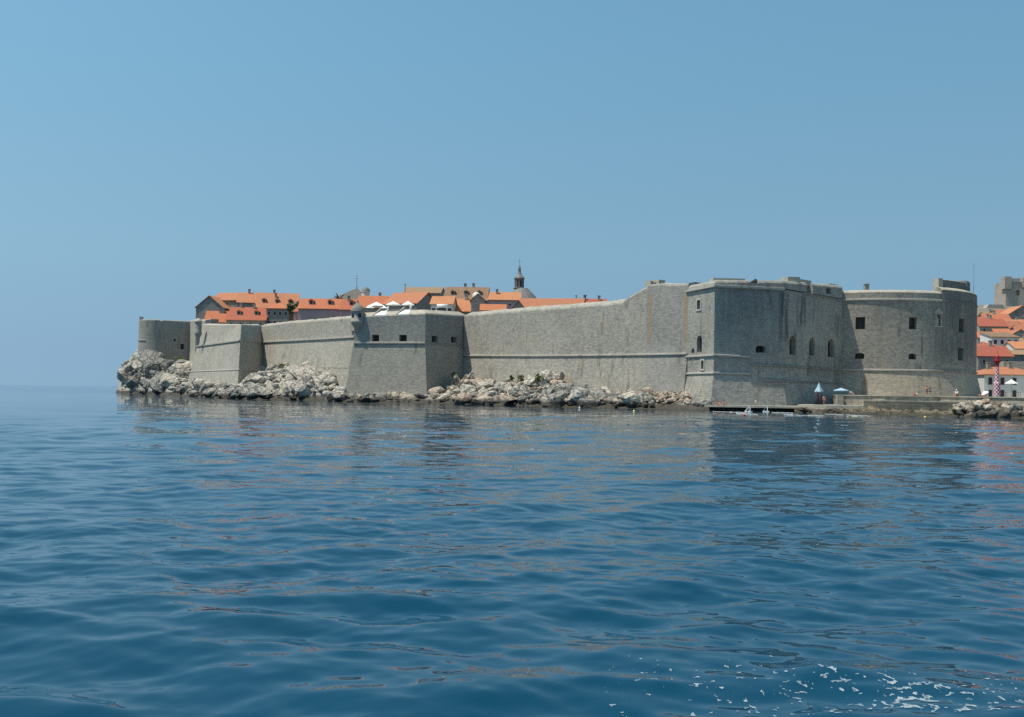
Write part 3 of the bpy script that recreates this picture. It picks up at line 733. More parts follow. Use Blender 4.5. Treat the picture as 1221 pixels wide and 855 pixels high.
add_open(S, 215, 219.5, 410, 416.5, fa, fb, depth=.9); add_open(S, 207, 209.5, 404, 407, fa, fb, depth=.6)
me = notch(191, 194.5, 380.5, fa, fb, 1.6).mesh(); recalc(me); S[0].append(me)
carve(o, S[0])
for i in S[1]: window_in(i, FT, bars=False)
moulding(ftp[1:14], Z(172, 405.6, 399), .45, .35, 'string_course', M['trim'], FT)
q = P(168.5, 380, 402); MB().box((q.x, q.y, q.z + .2), (1.2, 1.2, 1.1)).build('merlon', M['tan'], FT)
place_children(FT)

# ================================================================== GROUND
def interp(px, xs, ys): return float(np.interp(px, xs, ys))
# distance of the wall foot for every photo column
WF = [(128, 412), (165, 404), (185, 397), (210, 402), (226, 404), (228, 318), (240, 306), (287, 266), (311, 281), (330, 276), (423, 239), (424, 232), (413, 236), (506, 229), (553, 243), (600, 230), (700, 206), (773, 193), (822, 185.5), (830, 180), (851, 175.5), (880, 178)]
WFx = [128, 165, 185, 210, 226, 240, 287, 311, 330, 412, 416, 506, 520, 553, 600, 700, 773, 822, 830, 851, 900]
WFd = [416, 402, 397.5, 401, 404, 308, 266, 283, 277, 244, 233, 229, 232, 243, 231, 207, 194.5, 185.8, 181, 176.6, 178]
wat_x = [120, 140, 165, 218, 250, 300, 360, 420, 520, 600, 650, 720, 790, 830, 850, 900]
wat_y = [468.2, 468.9, 469.5, 472.6, 474.2, 476.4, 477.2, 479.5, 481.2, 483, 485, 486.5, 488, 489.5, 489.8, 490.5]
cr_x = [120, 137, 142, 148, 156, 165, 180, 195, 212, 226, 229, 240, 262, 285, 300, 312, 326, 340, 350, 372, 390, 405, 413, 425, 470, 505, 512, 530, 545, 556, 580, 600, 620, 640, 662, 680, 705, 740, 765, 790, 820, 832, 842, 860, 900]
cr_y = [469, 468, 455, 440, 428, 424, 427, 430, 434, 437, 447, 452, 458, 459, 449, 445, 438, 436, 438, 441, 450, 463, 473, 473, 472, 472, 470, 466, 456, 452, 457, 457, 455, 452, 453, 461, 465, 470, 470, 470, 471, 480, 482, 483, 483]
def shore_pt(px, t):
    """t 0 at the waterline .. 1 at the wall foot"""
    dw = Dwater(px, interp(px, wat_x, wat_y)); dwl = max(interp(px, WFx, WFd), dw + 3)
    D = dw + (dwl - dw) * t; zc_ = max(.4, Z(px, interp(px, cr_x, cr_y), dwl))
    if t < 0: z = t * 6
    else: z = zc_ * (t ** .8)
    p = W(px, D); return Vector((p[0], p[1], z)), zc_
def rough(p, s=1.0):
    a = mnoise.noise(p * .11 * s) * 1.2 + mnoise.noise(p * .33 * s) * .9
    b = abs(mnoise.noise(p * .7 * s + Vector((5, 2, 1)))) * 1.3
    d1, _ = mnoise.voronoi(p * .3 * s); return a * .8 + b * .7 - d1[0] * 1.2 + .35
def sheet(name, fn, nu, nv, mat, **kw):
    vs = [fn(i / (nu - 1), j / (nv - 1)) for j in range(nv) for i in range(nu)]
    fs = [(j * nu + i, j * nu + i + 1, (j + 1) * nu + i + 1, (j + 1) * nu + i) for j in range(nv - 1) for i in range(nu - 1)]
    me = bpy.data.meshes.new(name); me.from_pydata([tuple(v) for v in vs], [], fs); me.materials.append(mat)
    o = link(name, me); tag(o, **kw); return o
def shore_fn(u, v):
    px = 131 + u * (846 - 131); t = -.25 + v * 1.4
    p, zc_ = shore_pt(px, min(t, 1.15))
    amp = min(1.0, max(0, (t + .1) * 5)) * min(1.0, .25 + zc_ * .09)
    ed = min(1, u / .02)
    p.z += rough(p) * amp * 1.1
    p.x += mnoise.noise(p * .4) * .6 * amp; p.z = p.z * ed - 1.5 * (1 - ed)
    return p
sheet('rocky_shore', shore_fn, 620, 44, M['rock'], kind='structure')

# boulders -----------------------------------------------------------------
def boulder_mesh(seed, mat):
    rnd = random.Random(seed); bm = bmesh.new(); bmesh.ops.create_icosphere(bm, subdivisions=4, radius=1)
    cuts = []
    for _ in range(13):
        d = Vector((rnd.gauss(0, 1), rnd.gauss(0, 1), rnd.gauss(0, 1))).normalized(); cuts.append((d, rnd.uniform(.5, .86)))
    off = Vector((seed * 7.1, seed * 3.3, 0))
    for v in bm.verts:
        p = v.co.copy()
        for d, k in cuts:
            e = p.dot(d) - k
            if e > 0: p -= d * e * .93
        p *= 1 + .10 * mnoise.noise(p * 1.6 + off) + .05 * mnoise.noise(p * 4 + off) + .03 * mnoise.noise(p * 9 + off)
        v.co = p
    me = bpy.data.meshes.new('boulder'); bm.to_mesh(me); bm.free(); me.materials.append(mat)
    return me
BMS = {k: [boulder_mesh(i * 3 + s, M[k]) for i in range(6)] for k, s in (('rock', 1), ('rock2', 40), ('rock3', 80))}
nb_count = [0]
def boulder(p, size, label, group, mats='rock', flat=.75, rnd=random):
    me = rnd.choice(BMS[mats]); o = link('boulder', me)
    o.location = p; o.rotation_euler = (rnd.uniform(-.5, .5), rnd.uniform(-.5, .5), rnd.uniform(0, 6.28))
    o.scale = (size * rnd.uniform(.8, 1.35), size * rnd.uniform(.8, 1.2), size * flat * rnd.uniform(.7, 1.15))
    nb_count[0] += 1
    return tag(o, label, 'boulder', group)
def scatter(px0, px1, n_, t0, t1, s0, s1, label, group, mats='rock', seed=1, flat=.75):
    rnd = random.Random(seed); k = 0
    for i in range(n_):
        px = rnd.uniform(px0, px1); t = rnd.uniform(t0, t1); p, zc_ = shore_pt(px, t)
        sz = s0 * (s1 / s0) ** (rnd.random() ** 1.6)
        mt = mats if isinstance(mats, str) else rnd.choice(mats)
        p.z += sz * .15
        boulder(p, sz, label, group, mt, flat, rnd)
G = 'boulders heaped along the shore below the walls'
scatter(150, 226, 48, .02, .9, 1.7, 5.4, 'rugged grey rock on the cliff foot below the far left tower', 'rocks of the far left cliff', ('rock', 'rock3', 'rock3'), 11, .9)
scatter(216, 240, 14, .25, 1.0, 1.2, 2.6, 'rugged grey rock on the cliff foot below the far left tower', 'rocks of the far left cliff', ('rock', 'rock3'), 21, .9)
scatter(226, 300, 38, .0, .95, 1.3, 3.4, 'pale boulder at the foot of the left bastion', 'boulders below the left bastion', ('rock', 'rock3'), 12)
scatter(300, 408, 54, .05, 1.0, 1.4, 4.3, 'pale limestone boulder of the high heap against the left sea wall', 'boulders heaped on the left sea wall', 'rock', 13)
scatter(410, 508, 16, .15, .9, 1.1, 2.4, 'low dark boulder at the water under the middle bastion', 'boulders under the middle bastion', ('rock3', 'rock2'), 14, .8)
scatter(510, 660, 46, .0, .9, .9, 3.0, 'tan boulder on the rocky beach right of the middle bastion', 'boulders right of the middle bastion', ('rock', 'rock2'), 15, .65)
scatter(655, 760, 18, .05, .7, 1.7, 3.6, 'grey cleft boulder at the water below the long sea wall', 'boulders below the long sea wall', ('rock3', 'rock'), 16, .8)
scatter(744, 822, 34, .3, 1.0, .4, 1.0, 'small reddish broken stone piled where the long wall meets the fortress', 'broken stones beside the fortress', ('rock2',), 17, .8)
scatter(258, 302, 16, .0, .8, 1.0, 2.2, 'pale boulder at the foot of the left bastion', 'boulders below the left bastion', ('rock', 'rock3'), 22)
# countless smaller stones between the boulders
def rubble(name, px0, px1, n_, s0, s1, mat, seed, t0=0, t1=1.0):
    rnd = random.Random(seed); protos = []
    for me_ in BMS['rock'][:3]:
        bm = bmesh.new(); bmesh.ops.create_icosphere(bm, subdivisions=2, radius=1)
        for v in bm.verts: v.co *= 1 + .28 * mnoise.noise(v.co * 1.5 + Vector((len(protos) * 9, 0, 0)))
        protos.append(([v.co.copy() for v in bm.verts], [tuple(v.index for v in f.verts) for f in bm.faces])); bm.free()
    V_ = []; F_ = []
    for _ in range(n_):
        px = rnd.uniform(px0, px1); t = rnd.uniform(t0, t1); p, zc_ = shore_pt(px, t); sz = s0 * (s1 / s0) ** (rnd.random() ** 1.5)
        co_, fa_ = rnd.choice(protos); Mx = Matrix.Translation(p + Vector((0, 0, sz * .2 + zc_ * .03 + (abs(rnd.gauss(0, .25)) if zc_ > 2 else 0)))) @ Matrix.Rotation(rnd.uniform(0, 6.28), 4, 'Z') @ Matrix.Rotation(rnd.uniform(-.7, .7), 4, 'X') @ Matrix.Diagonal((sz * rnd.uniform(.8, 1.4), sz, sz * rnd.uniform(.5, .9), 1))
        i0 = len(V_); V_ += [tuple(Mx @ c_) for c_ in co_]; F_ += [tuple(i0 + i for i in f) for f in fa_]
    me = bpy.data.meshes.new(name); me.from_pydata(V_, [], F_); me.materials.append(M[mat]); tag(link(name, me), kind='stuff')
rubble('rubble', 146, 415, 380, .4, 1.2, 'rock', 31); rubble('rubble', 146, 300, 350, .4, 1.0, 'rock3', 32, 0, .6)
rubble('rubble', 412, 760, 380, .25, .95, 'rock2', 33); rubble('rubble', 620, 780, 250, .3, .9, 'rock3', 34, 0, .6); rubble('broken_stone_scatter', 735, 824, 420, .2, .55, 'rock2', 35, .25, 1.05)
def one(px, py, D, size, label, mats='rock', flat=.8, sc=None, rot=None):
    p = P(px, py, D); o = boulder(p, size, label, None, mats, flat)
    if sc: o.scale = sc
    if rot: o.rotation_euler = rot
    return o
one(545, 459, 236, 2.0, 'upright pale boulder leaning in the shaded corner right of the middle bastion', 'rock2', sc=(2.2, 2.0, 2.6))
one(561, 449.5, 233, 1.3, 'rounded boulder perched highest beside the shadow edge of middle bastion', 'rock', sc=(1.0, 1.0, 1.5), rot=(.2, .4, 0))
one(655, 452, 213, 3, 'largest pale slab boulder lying high against the long sea wall', 'rock', sc=(4.6, 2.2, 2.0), rot=(0, -.15, 0))
one(635, 457, 211, 2, 'hollowed pale boulder with a shrub growing on it', 'rock', sc=(1.9, 1.7, 1.6))
one(645, 470, 200, 2, 'dark angular boulder alone in the middle of the rocky beach', 'rock3', sc=(1.6, 1.4, 1.35))
one(688, 467, 196, 3, 'big grey rock outcrop with black clefts at the water', 'rock3', sc=(4.4, 3.2, 2.4))
one(714, 472, 193, 2.5, 'second big grey outcrop with dark hollow beside the first', 'rock3', sc=(3.4, 2.6, 2.0))
one(748, 477, 186, 2.2, 'smooth triangular grey boulder at the water', 'rock3', sc=(2.3, 1.8, 1.6))
one(772, 471, 190, 2.2, 'blocky brown boulder amid the broken stones', 'rock2', sc=(1.9, 1.6, 1.4))
one(600, 476, 203, 3, 'long flat sloping slab boulder with dark underside', 'rock2', sc=(4.2, 2.4, .9), rot=(0.1, -.13, .1))
one(306, 463, 262, 3.6, 'huge rounded white boulder beside left bastion corner', 'rock', sc=(3.4, 3.0, 2.7))
one(455, 474, 226, 2.4, 'tall rounded boulder in front of the middle bastion face', 'rock3', sc=(2.6, 1.8, 1.5))
one(486, 474, 222, 2.6, 'humped pale-topped boulder in front of middle bastion face', 'rock2', sc=(3.0, 1.8, 1.5))
one(838, 484, 176, 1.5, 'dark wet rock at the fortress corner where the quay begins', 'rock3', sc=(1.9, 1.5, 1.25))
one(829, 485, 176, 1.5, 'dark wet rock left of fortress corner beside broken stones', 'rock3', sc=(1.2, 1.2, 1.5))

# ------------------------------------------------------------------ quay in front of fortress and tower
QZ = 3.05
def slab(pts, z0, z1, name, mat, bev=.0, **kw):
    m = MB().loft([ring(pts, z0), ring(pts, z1)], cap_bot=True); o = m.build(name, mat, None); recalc(o.data); tag(o, **kw); return o
e1 = lambda px, D: W(px, D, 475)
# low bathing slab, undercut
slab([e1(840, 174), e1(900, 171), e1(957, 169), e1(957, 178), e1(1003, 200), e1(940, 186), e1(851, 181)][:7], .62, .95, 'bathing_platform', M['concrete'], label='long flat concrete bathing platform undercut at the water in front of fortress', cat='platform')
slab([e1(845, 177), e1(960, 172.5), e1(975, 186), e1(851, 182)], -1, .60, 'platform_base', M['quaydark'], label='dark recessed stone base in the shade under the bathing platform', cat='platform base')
slab([e1(951, 171.5), e1(985, 168), e1(1060, 166), e1(1060, 200), e1(1000, 201), e1(960, 188)], -1, 1.25, 'quay_foundation', M['concrete'], kind='structure')
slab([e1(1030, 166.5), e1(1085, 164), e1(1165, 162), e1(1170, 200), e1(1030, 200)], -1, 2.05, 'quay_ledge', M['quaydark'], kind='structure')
slab([e1(1049, 168.2), e1(1100, 166.2), e1(1163, 163.8), e1(1165, 200), e1(1040, 200)], 2.054, 2.2, 'quay_step', M['concrete'], kind='structure')
slab([e1(994, 178), e1(1040, 174), e1(1055, 172), e1(1120, 170), e1(1222, 158), e1(1420, 150), e1(1420, 240), e1(1180, 236), e1(1100, 203), e1(1000, 201)], -1, QZ - .16, 'quay', masonry('quay_wall_stone', (.40, .37, .31), (.17, .16, .13), course=.45, blockw=1.1, mottle=.8, contrast=.8), kind='structure')
slab([e1(993.6, 177.8), e1(1040, 173.8), e1(1055, 171.8), e1(1120, 169.8), e1(1222, 157.8), e1(1421, 149.8), e1(1421, 241), e1(1180, 237), e1(1100, 203), e1(1000, 201.5)], QZ - .155, QZ, 'quay_top', M['concrete'], kind='structure')
# gate pillar in the low retaining wall
p = e1(1001, 176.5); MB().box((p[0], p[1], 2.1), (1.1, 1.0, 2.0)).build('pillar', M['tan']); tag(bpy.data.objects['pillar'], 'square stone pier in front of low wall under the flat canopy', 'pillar')
# reefs: rocky fringe in front of the quay
def fringe(u, v):
    px = 948 + u * (1290 - 948); dw = Dwater(px, interp(px, [948, 1000, 1100, 1221, 1300], [491.5, 493.2, 496, 499.2, 501.5]))
    t = -.3 + v * 1.35; up_ = interp(px, [948, 1000, 1040, 1120, 1150, 1190, 1290], [.75, .8, .9, .7, 1.3, 2.2, 2.2])
    dr = interp(px, [948, 1000, 1120, 1150, 1222, 1300], [171, 168, 165, 166, 159, 155]) + .5
    D = dw + (dr - dw) * t; x, y = W(px, D); z = up_ * max(0, t) ** .6 + min(0, t) * 4
    pp = Vector((x, y, z)); pp.z += rough(pp, 2.2) * .5 * min(1, max(0, t + .15) * 4); return pp
M['reef'] = rockmat('algae_reef', (.27, .22, .15), (.06, .055, .035), (.24, .17, .07), wet=.1)
sheet('quay_reef', fringe, 300, 22, M['reef'], kind='structure')
rnd = random.Random(5)
for i in range(46):
    px = 1142 + (1235 - 1142) * rnd.random(); f_ = rnd.random()
    D = 145 + 13 * f_ - (px - 1142) * .055; z = .2 + 1.65 * f_
    x, y = W(px, D); boulder(Vector((x, y, z)), rnd.uniform(.5, 1.15), 'brown armour boulder on the breakwater below the checkered beacon', 'armour boulders below the beacon', rnd.choice(('rock2', 'rock')), .75, rnd)
for i in range(16):
    px = 958 + 165 * rnd.random(); x, y = W(px, 163.5 + rnd.uniform(-2, 2)); boulder(Vector((x, y, .45)), rnd.uniform(.4, .9), 'flat yellowish algae stone along the foot of the quay', 'algae stones at the quay foot', 'rock2', .45, rnd)
one(1159, 488, 149, 1.7, 'large leaning brown boulder at the left end of the breakwater rocks', 'rock2', sc=(2.1, 1.4, 1.3), rot=(0, -.3, .2))
one(1212, 489, 144, 1.7, 'large dark-sided boulder at the water below the beacon', 'rock3', sc=(1.5, 1.2, 1.0), rot=(.2, .3, .7))
one(1174, 481, 153, 1, 'rounded reddish boulder high on the breakwater', 'rock2', sc=(1.0, .9, .8))

# ------------------------------------------------------------------ town ground and hillside
def hill_z(x, y):
    z = float(np.interp(y, [180, 235, 262, 300, 400, 500, 600, 640, 800, 1000], [-2, 2.6, 4.5, 10, 27, 43, 59, 61, 60, 40]))
    s = min(1, max(0, (x - 60) / 60)); return z
M['earth'] = simple('hill_ground', (.17, .155, .125), .95, .3, .08)
def hillfn(u, v):
    y = 222 + v * 700; x0 = y * .36; x = x0 + u * 520
    z = hill_z(x, y) * min(1, .3 + u * 10 if u < .07 else 1) + mnoise.noise(Vector((x, y, 0)) * .03) * 2.0
    return Vector((x, y, z - (2 if y < 262 else 0)))
sheet('hillside', hillfn, 60, 80, M['earth'], kind='structure')
tg = [(-96, 336), (-88, 310), (-76, 288), (-70, 296), (-62, 286), (-45, 258), (-25, 252), (-6, 256), (0, 244), (20, 214), (34, 204), (58, 228), (62, 260), (140, 420), (60, 520), (-120, 520), (-116, 424)]
slab(tg, -2, 12, 'town_ground', M['earth'], kind='structure')

# ================================================================== HOUSES
WALLM = {'grey': M['grey'], 'tan': M['tan'], 'white': M['white'], 'pink': M['pink']}
def house(px, D, w, d, zb, pe, pr, label, wall='tan', tile='tile_a', roof='gx', yaw=0.0, wins=(0, 0), dormers=0, chim=1, name='town_house', winh=1.3, group=None, shutters=False, back_low=False):
    """px centre column, D distance of the front; eave/ridge heights from photo rows pe, pr. roof gx: ridge along the front, gy: gable to the front, hip, shed"""
    cx, cy = W(px, D + d / 2, 380); ze = Z(px, pe, D) - zb; zr = Z(px, pr, D + (d / 2 if roof != 'shed' else d)) - zb
    h = thing(name, label, 'house', (cx, cy, zb), yaw, group)
    a, b = w / 2, d / 2; m = MB()
    base = [(-a, -b), (a, -b), (a, b), (-a, b)]
    m.loft([ring(base, -3), ring(base, ze)], cap_top=False)
    e = .35; th = .16; r = MB()
    def rslab(p):                                  # p four corners, first two along the eave
        p = [Vector(q) for q in p]; L = (p[1] - p[0]).length; S_ = (p[-1] - p[0]).length
        uvs = [(0, 0), (L, 0), (L, S_), (0, S_)] if len(p) == 4 else [(0, 0), (L, 0), (L / 2, S_)]
        lo_ = [q - Vector((0, 0, th)) for q in p]
        r.face(p, uvs); r.face(lo_[::-1])
        for i in range(len(p)): j = (i + 1) % len(p); r.face([lo_[i], lo_[j], p[j], p[i]])
    dz = .02 + th
    if roof == 'gx':
        k = (zr - ze) / b
        m.face([(-a, -b, ze), (-a, 0, zr), (-a, b, ze)], [(-b, ze), (0, zr), (b, ze)]); m.face([(a, -b, ze), (a, b, ze), (a, 0, zr)], [(-b, ze), (b, ze), (0, zr)])
        rslab([(-a - e, -b - e, ze - k * e + dz), (a + e, -b - e, ze - k * e + dz), (a + e, 0, zr + dz), (-a - e, 0, zr + dz)])
        rslab([(a + e, b + e, ze - k * e + dz), (-a - e, b + e, ze - k * e + dz), (-a - e, 0, zr + dz), (a + e, 0, zr + dz)])
        zroof = lambda x, y: ze + (b - abs(y)) * k + dz
    elif roof == 'gy':
        k = (zr - ze) / a
        m.face([(-a, -b, ze), (a, -b, ze), (0, -b, zr)], [(-a, ze), (a, ze), (0, zr)]); m.face([(a, b, ze), (-a, b, ze), (0, b, zr)])
        rslab([(-a - e, b + e, ze - k * e + dz), (-a - e, -b - e, ze - k * e + dz), (0, -b - e, zr + dz), (0, b + e, zr + dz)])
        rslab([(a + e, -b - e, ze - k * e + dz), (a + e, b + e, ze - k * e + dz), (0, b + e, zr + dz), (0, -b - e, zr + dz)])
        zroof = lambda x, y: ze + (a - abs(x)) * k + dz
    elif roof == 'hip':
        q = min(a, b) * .95; rx = max(a - q, .05)
        k = (zr - ze) / q; A_ = (-a - e, -b - e, ze - .1 + dz); B_ = (a + e, -b - e, ze - .1 + dz); C_ = (a + e, b + e, ze - .1 + dz); D_ = (-a - e, b + e, ze - .1 + dz)
        R0 = (-rx, 0, zr + dz); R1 = (rx, 0, zr + dz)
        rslab([A_, B_, R1, R0]); rslab([C_, D_, R0, R1]); rslab([D_, A_, R0]); rslab([B_, C_, R1])
        zroof = lambda x, y: ze + (b - abs(y)) / b * (zr - ze) + dz
    else:                                          # shed, low at the front
        k = (zr - ze) / d
        m.face([(-a, -b, ze), (-a, b, zr), (-a, b, ze)]); m.face([(a, -b, ze), (a, b, ze), (a, b, zr)]); m.face([(a, b, ze), (-a, b, ze), (-a, b, zr), (a, b, zr)])
        rslab([(-a - e, -b - e, ze - k * e + dz), (a + e, -b - e, ze - k * e + dz), (a + e, b + e, zr + k * e + dz), (-a - e, b + e, zr + k * e + dz)])
        zroof = lambda x, y: ze + (y + b) * k + dz
    m.build('wall', WALLM[wall], h); ro = r.build('roof', M[tile], h)
    nx, nz = wins; rnd = random.Random(int(px * 10))
    for i in range(nx):
        for j in range(nz):
            x = -a + w * (i + .5) / nx; z = ze - 1.5 - j * 2.9
            if z < .6: continue
            f = MB(); 
            f.box((x, -b - .03, z), (.95, .1, winh)); o = f.build('window', M['trim'] if wall != 'white' else M['wood'], h)
            MB().box((x, -b - .07, z), (.7, .06, winh - .25)).build('pane', M['dark'], o)
    for i in range(dormers):
        x = -a + w * (i + .6) / (dormers + .2); y = -b * .62; zz = zroof(x, y); dd = MB()
        dd.box((x, y + .45, zz + .45), (1.3, 1.3, 1.15)); o = dd.build('dormer', WALLM[wall], ro)
        f2 = MB(); f2.loft([[(x - .9, y - .35, zz + 1.0), (x + .9, y - .35, zz + 1.0), (x + .9, y + 1.6, zz + 1.0), (x - .9, y + 1.6, zz + 1.0)], [(x - .05, y - .35, zz + 1.55), (x + .05, y - .35, zz + 1.55), (x + .05, y + 1.6, zz + 1.55), (x - .05, y + 1.6, zz + 1.55)]], cap_bot=True); f2.build('dormer_roof', M[tile], ro)
        MB().box((x, y - .22, zz + .5), (.75, .08, .75)).build('dormer_window', M['dark'], ro)
    for i in range(chim):
        x = rnd.uniform(-a * .6, a * .6); y = b * rnd.uniform(-.3, .1); zz = zroof(x, y)
        MB().box((x, y, zz + .35), (.75, .75, 1.9)).box((x, y, zz + 1.38), (.95, .95, .14)).build('chimney', M['tan'], ro)
    return h
HL = [
 dict(px=259, D=345, w=9.6, d=14, zb=12, pe=366.5, pr=355, label='tall grey stone house with small roof, leftmost of the town', wall='grey', tile='tile_a', roof='gy', yaw=-.1, chim=0),
 dict(px=281, D=352, w=13, d=11, zb=12, pe=358, pr=349.5, label='house with shallow orange roof behind the leftmost grey house', wall='grey', roof='gx', yaw=-.3, wins=(3, 1), chim=0),
 dict(px=303, D=343, w=10.5, d=14, zb=12, pe=361, pr=350.5, label='house with large light orange roof sloping to a shaded front wall', wall='grey', roof='gx', yaw=.2, chim=1),
 dict(px=331, D=340, w=14, d=18, zb=12, pe=369, pr=350, label='house with broad light orange roof carrying skylight dormers', wall='tan', roof='gx', yaw=.2, dormers=3, chim=2),
 dict(px=334, D=318, w=7.0, d=7.5, zb=12, pe=368, pr=361.5, label='house with hipped red roof over a blue-grey shaded front', wall='grey', tile='tile_b', roof='hip', wins=(4, 2), chim=0),
 dict(px=261, D=322, w=7.2, d=9, zb=12, pe=384, pr=371.5, label='low house with plain red roof just above left bastion', wall='white', tile='tile_b', roof='gx', yaw=.1, chim=2),
 dict(px=299, D=316, w=12.2, d=12, zb=12, pe=381.5, pr=367, label='long low house with red roof and dormer above the bastion corner', wall='tan', tile='tile_b', roof='gx', yaw=0, wins=(4, 1), dormers=2, chim=2),
 dict(px=347, D=320, w=6, d=8, zb=12, pe=380, pr=371, label='small red roof half hidden under the dark tree', wall='pink', tile='tile_b', roof='gx', chim=0),
 dict(px=358, D=301, w=2.6, d=6, zb=12, pe=372, pr=367, label='narrow pink lean-to at the left end of the pink house', wall='pink', tile='tile_b', roof='shed', chim=0),
 dict(px=384.5, D=292, w=12.2, d=10, zb=12, pe=368, pr=356.8, label='long pink house with red tiled roof and two dormers', wall='pink', tile='tile_b', roof='gx', dormers=2, chim=0, wins=(0, 0)),
 dict(px=421, D=288, w=6.0, d=9, zb=12, pe=369, pr=357.5, label='red roofed pink house adjoining the pink house behind the sentry turret', wall='pink', tile='tile_b', roof='gx', dormers=1, chim=1),
 dict(px=445, D=285, w=7.8, d=10, zb=12, pe=366.5, pr=353.5, label='red roof directly behind the left parasols', wall='tan', tile='tile_b', roof='gx', chim=0),
 dict(px=463, D=292, w=9, d=10, zb=12, pe=362, pr=354, label='low orange roof behind middle parasols', wall='tan', tile='tile_a', roof='gx', chim=1),
 dict(px=490, D=276, w=10.5, d=12, zb=12, pe=362, pr=349.5, label='house with wide orange roof and bare grey gable behind right parasols', wall='grey', tile='tile_a', roof='gx', yaw=-.42, chim=0),
 dict(px=506, D=330, w=12, d=10, zb=12, pe=349.5, pr=343, label='brownish low-pitched roof on the skyline left of the ruined roof', wall='tan', tile='tile_c', roof='gx', yaw=-.1, chim=0),
 dict(px=529, D=262, w=5.6, d=7, zb=12, pe=362.5, pr=354, label='small house with orange roof and dark window strip behind bastion corner', wall='white', tile='tile_a', roof='gx', yaw=-.1, wins=(4, 1), winh=.8, chim=0),
 dict(px=552, D=266, w=7, d=9, zb=12, pe=371, pr=357, label='orange roof meeting the wall top left of tall white chimney', wall='tan', tile='tile_a', roof='gx', yaw=-.15, chim=1),
 dict(px=557, D=318, w=13.5, d=13, zb=12, pe=358, pr=343, label='large old brown tiled roof with gaps and pointed dormers on the skyline', wall='tan', tile='tile_c', roof='gx', yaw=-.06, dormers=3, chim=2),
 dict(px=570, D=262, w=3.6, d=6, zb=12, pe=358, pr=352, label='stone gabled house end with white round chimney', wall='tan', tile='tile_c', roof='gy', chim=0),
 dict(px=600, D=318, w=10.5, d=9, zb=12, pe=357.5, pr=349, label='house with bright orange roof left of the lantern dome', wall='pink', tile='tile_a', roof='gx', wins=(5, 1), winh=.7, chim=1),
 dict(px=588, D=258, w=6.2, d=6, zb=12, pe=370, pr=363.5, label='low red roof peeping over the wall below the lantern dome', wall='pink', tile='tile_b', roof='gx', chim=0),
 dict(px=618, D=262, w=3.2, d=7, zb=12, pe=367.5, pr=360, label='narrow stone gable with round window right of low red roof', wall='tan', tile='tile_a', roof='gy', chim=0),
 dict(px=658, D=268, w=17, d=10, zb=12, pe=368.5, pr=356.5, label='very long orange roof running behind the long sea wall', wall='tan', tile='tile_a', roof='gx', yaw=-.14, chim=0),
 dict(px=706, D=292, w=8.0, d=9, zb=12, pe=364, pr=357, label='short orange roof at the right end behind the sea wall', wall='tan', tile='tile_b', roof='gx', yaw=-.1, chim=2),
]
for hh in HL: house(**hh)
# round white chimney
q = P(568, 352, 263); ch_ = thing('capped_chimney', 'tall white chimney with round cap beside the old brown roof', 'chimney', (q.x, q.y, q.z - 3.5))
MB().box((0, 0, 1.3), (1.4, 1.2, 3.4)).build('shaft', M['trim'], ch_)
MB().lathe([(1.0, 3.0), (1.05, 3.3), (.9, 3.8), (.5, 4.2), (0, 4.35)], n=16).build('cap', M['white'], ch_, True)
q = P(436, 347, 300); cu = thing('cupola', 'small white cupola with round cap right of the grey roofed church', 'cupola', (q.x, q.y, q.z - 3))
MB().lathe([(1.3, -3), (1.2, 2.6), (1.4, 2.7), (1.4, 2.9)], n=12).build('drum', M['white'], cu)
MB().lathe([(1.4, 2.9), (1.2, 3.5), (.7, 4.0), (0, 4.3)], n=12).build('cap', M['lead'], cu, True)
# white roof tank behind the bastion
q = P(529, 365, 256); tk = thing('water_tank', 'white horizontal tank on the terrace behind the bastion corner', 'tank', (q.x, q.y, q.z - .6))
MB().tube((-1.7, 0, .6), (1.1, 0, .6), .5, .5, 14).build('drum', M['whitepaint'], tk, True); MB().box((-.3, 0, -1.0), (1.8, .5, 2.4)).build('stand', M['darkmetal'], tk)
# grey church with hipped lead roof and cross
q = P(422, 357, 312); chh = thing('church', 'grey low-domed church roof topped by a slender cross', 'church', (q.x, q.y, 12))
zz = q.z - 12
MB().loft([ring([(-7, -6), (7, -6), (7, 6), (-7, 6)], -3), ring([(-7, -6), (7, -6), (7, 6), (-7, 6)], zz - 1)]).build('wall', M['tan'], chh)
MB().loft([ring([(-7.3, -6.3), (7.3, -6.3), (7.3, 6.3), (-7.3, 6.3)], zz - 1), ring([(-3.2, -3), (3.6, -3), (3.6, 3), (-3.2, 3)], zz + 1.2), ring([(.3, -.4), (1.3, -.4), (1.3, .4), (.3, .4)], zz + 3.2)]).build('roof', simple('dark_slab_roof', (.13, .118, .10), .9, .25, 1.5), chh)
cr_ = MB().tube((.8, 0, zz + 2.8), (.8, 0, zz + 4.2), .35, .12, 8).tube((.8, 0, zz + 4), (.8, 0, zz + 7.6), .10, .08, 6).tube((.0, 0, zz + 6.6), (1.6, 0, zz + 6.6), .09, .09, 6); cr_.build('cross', M['metal'], chh)
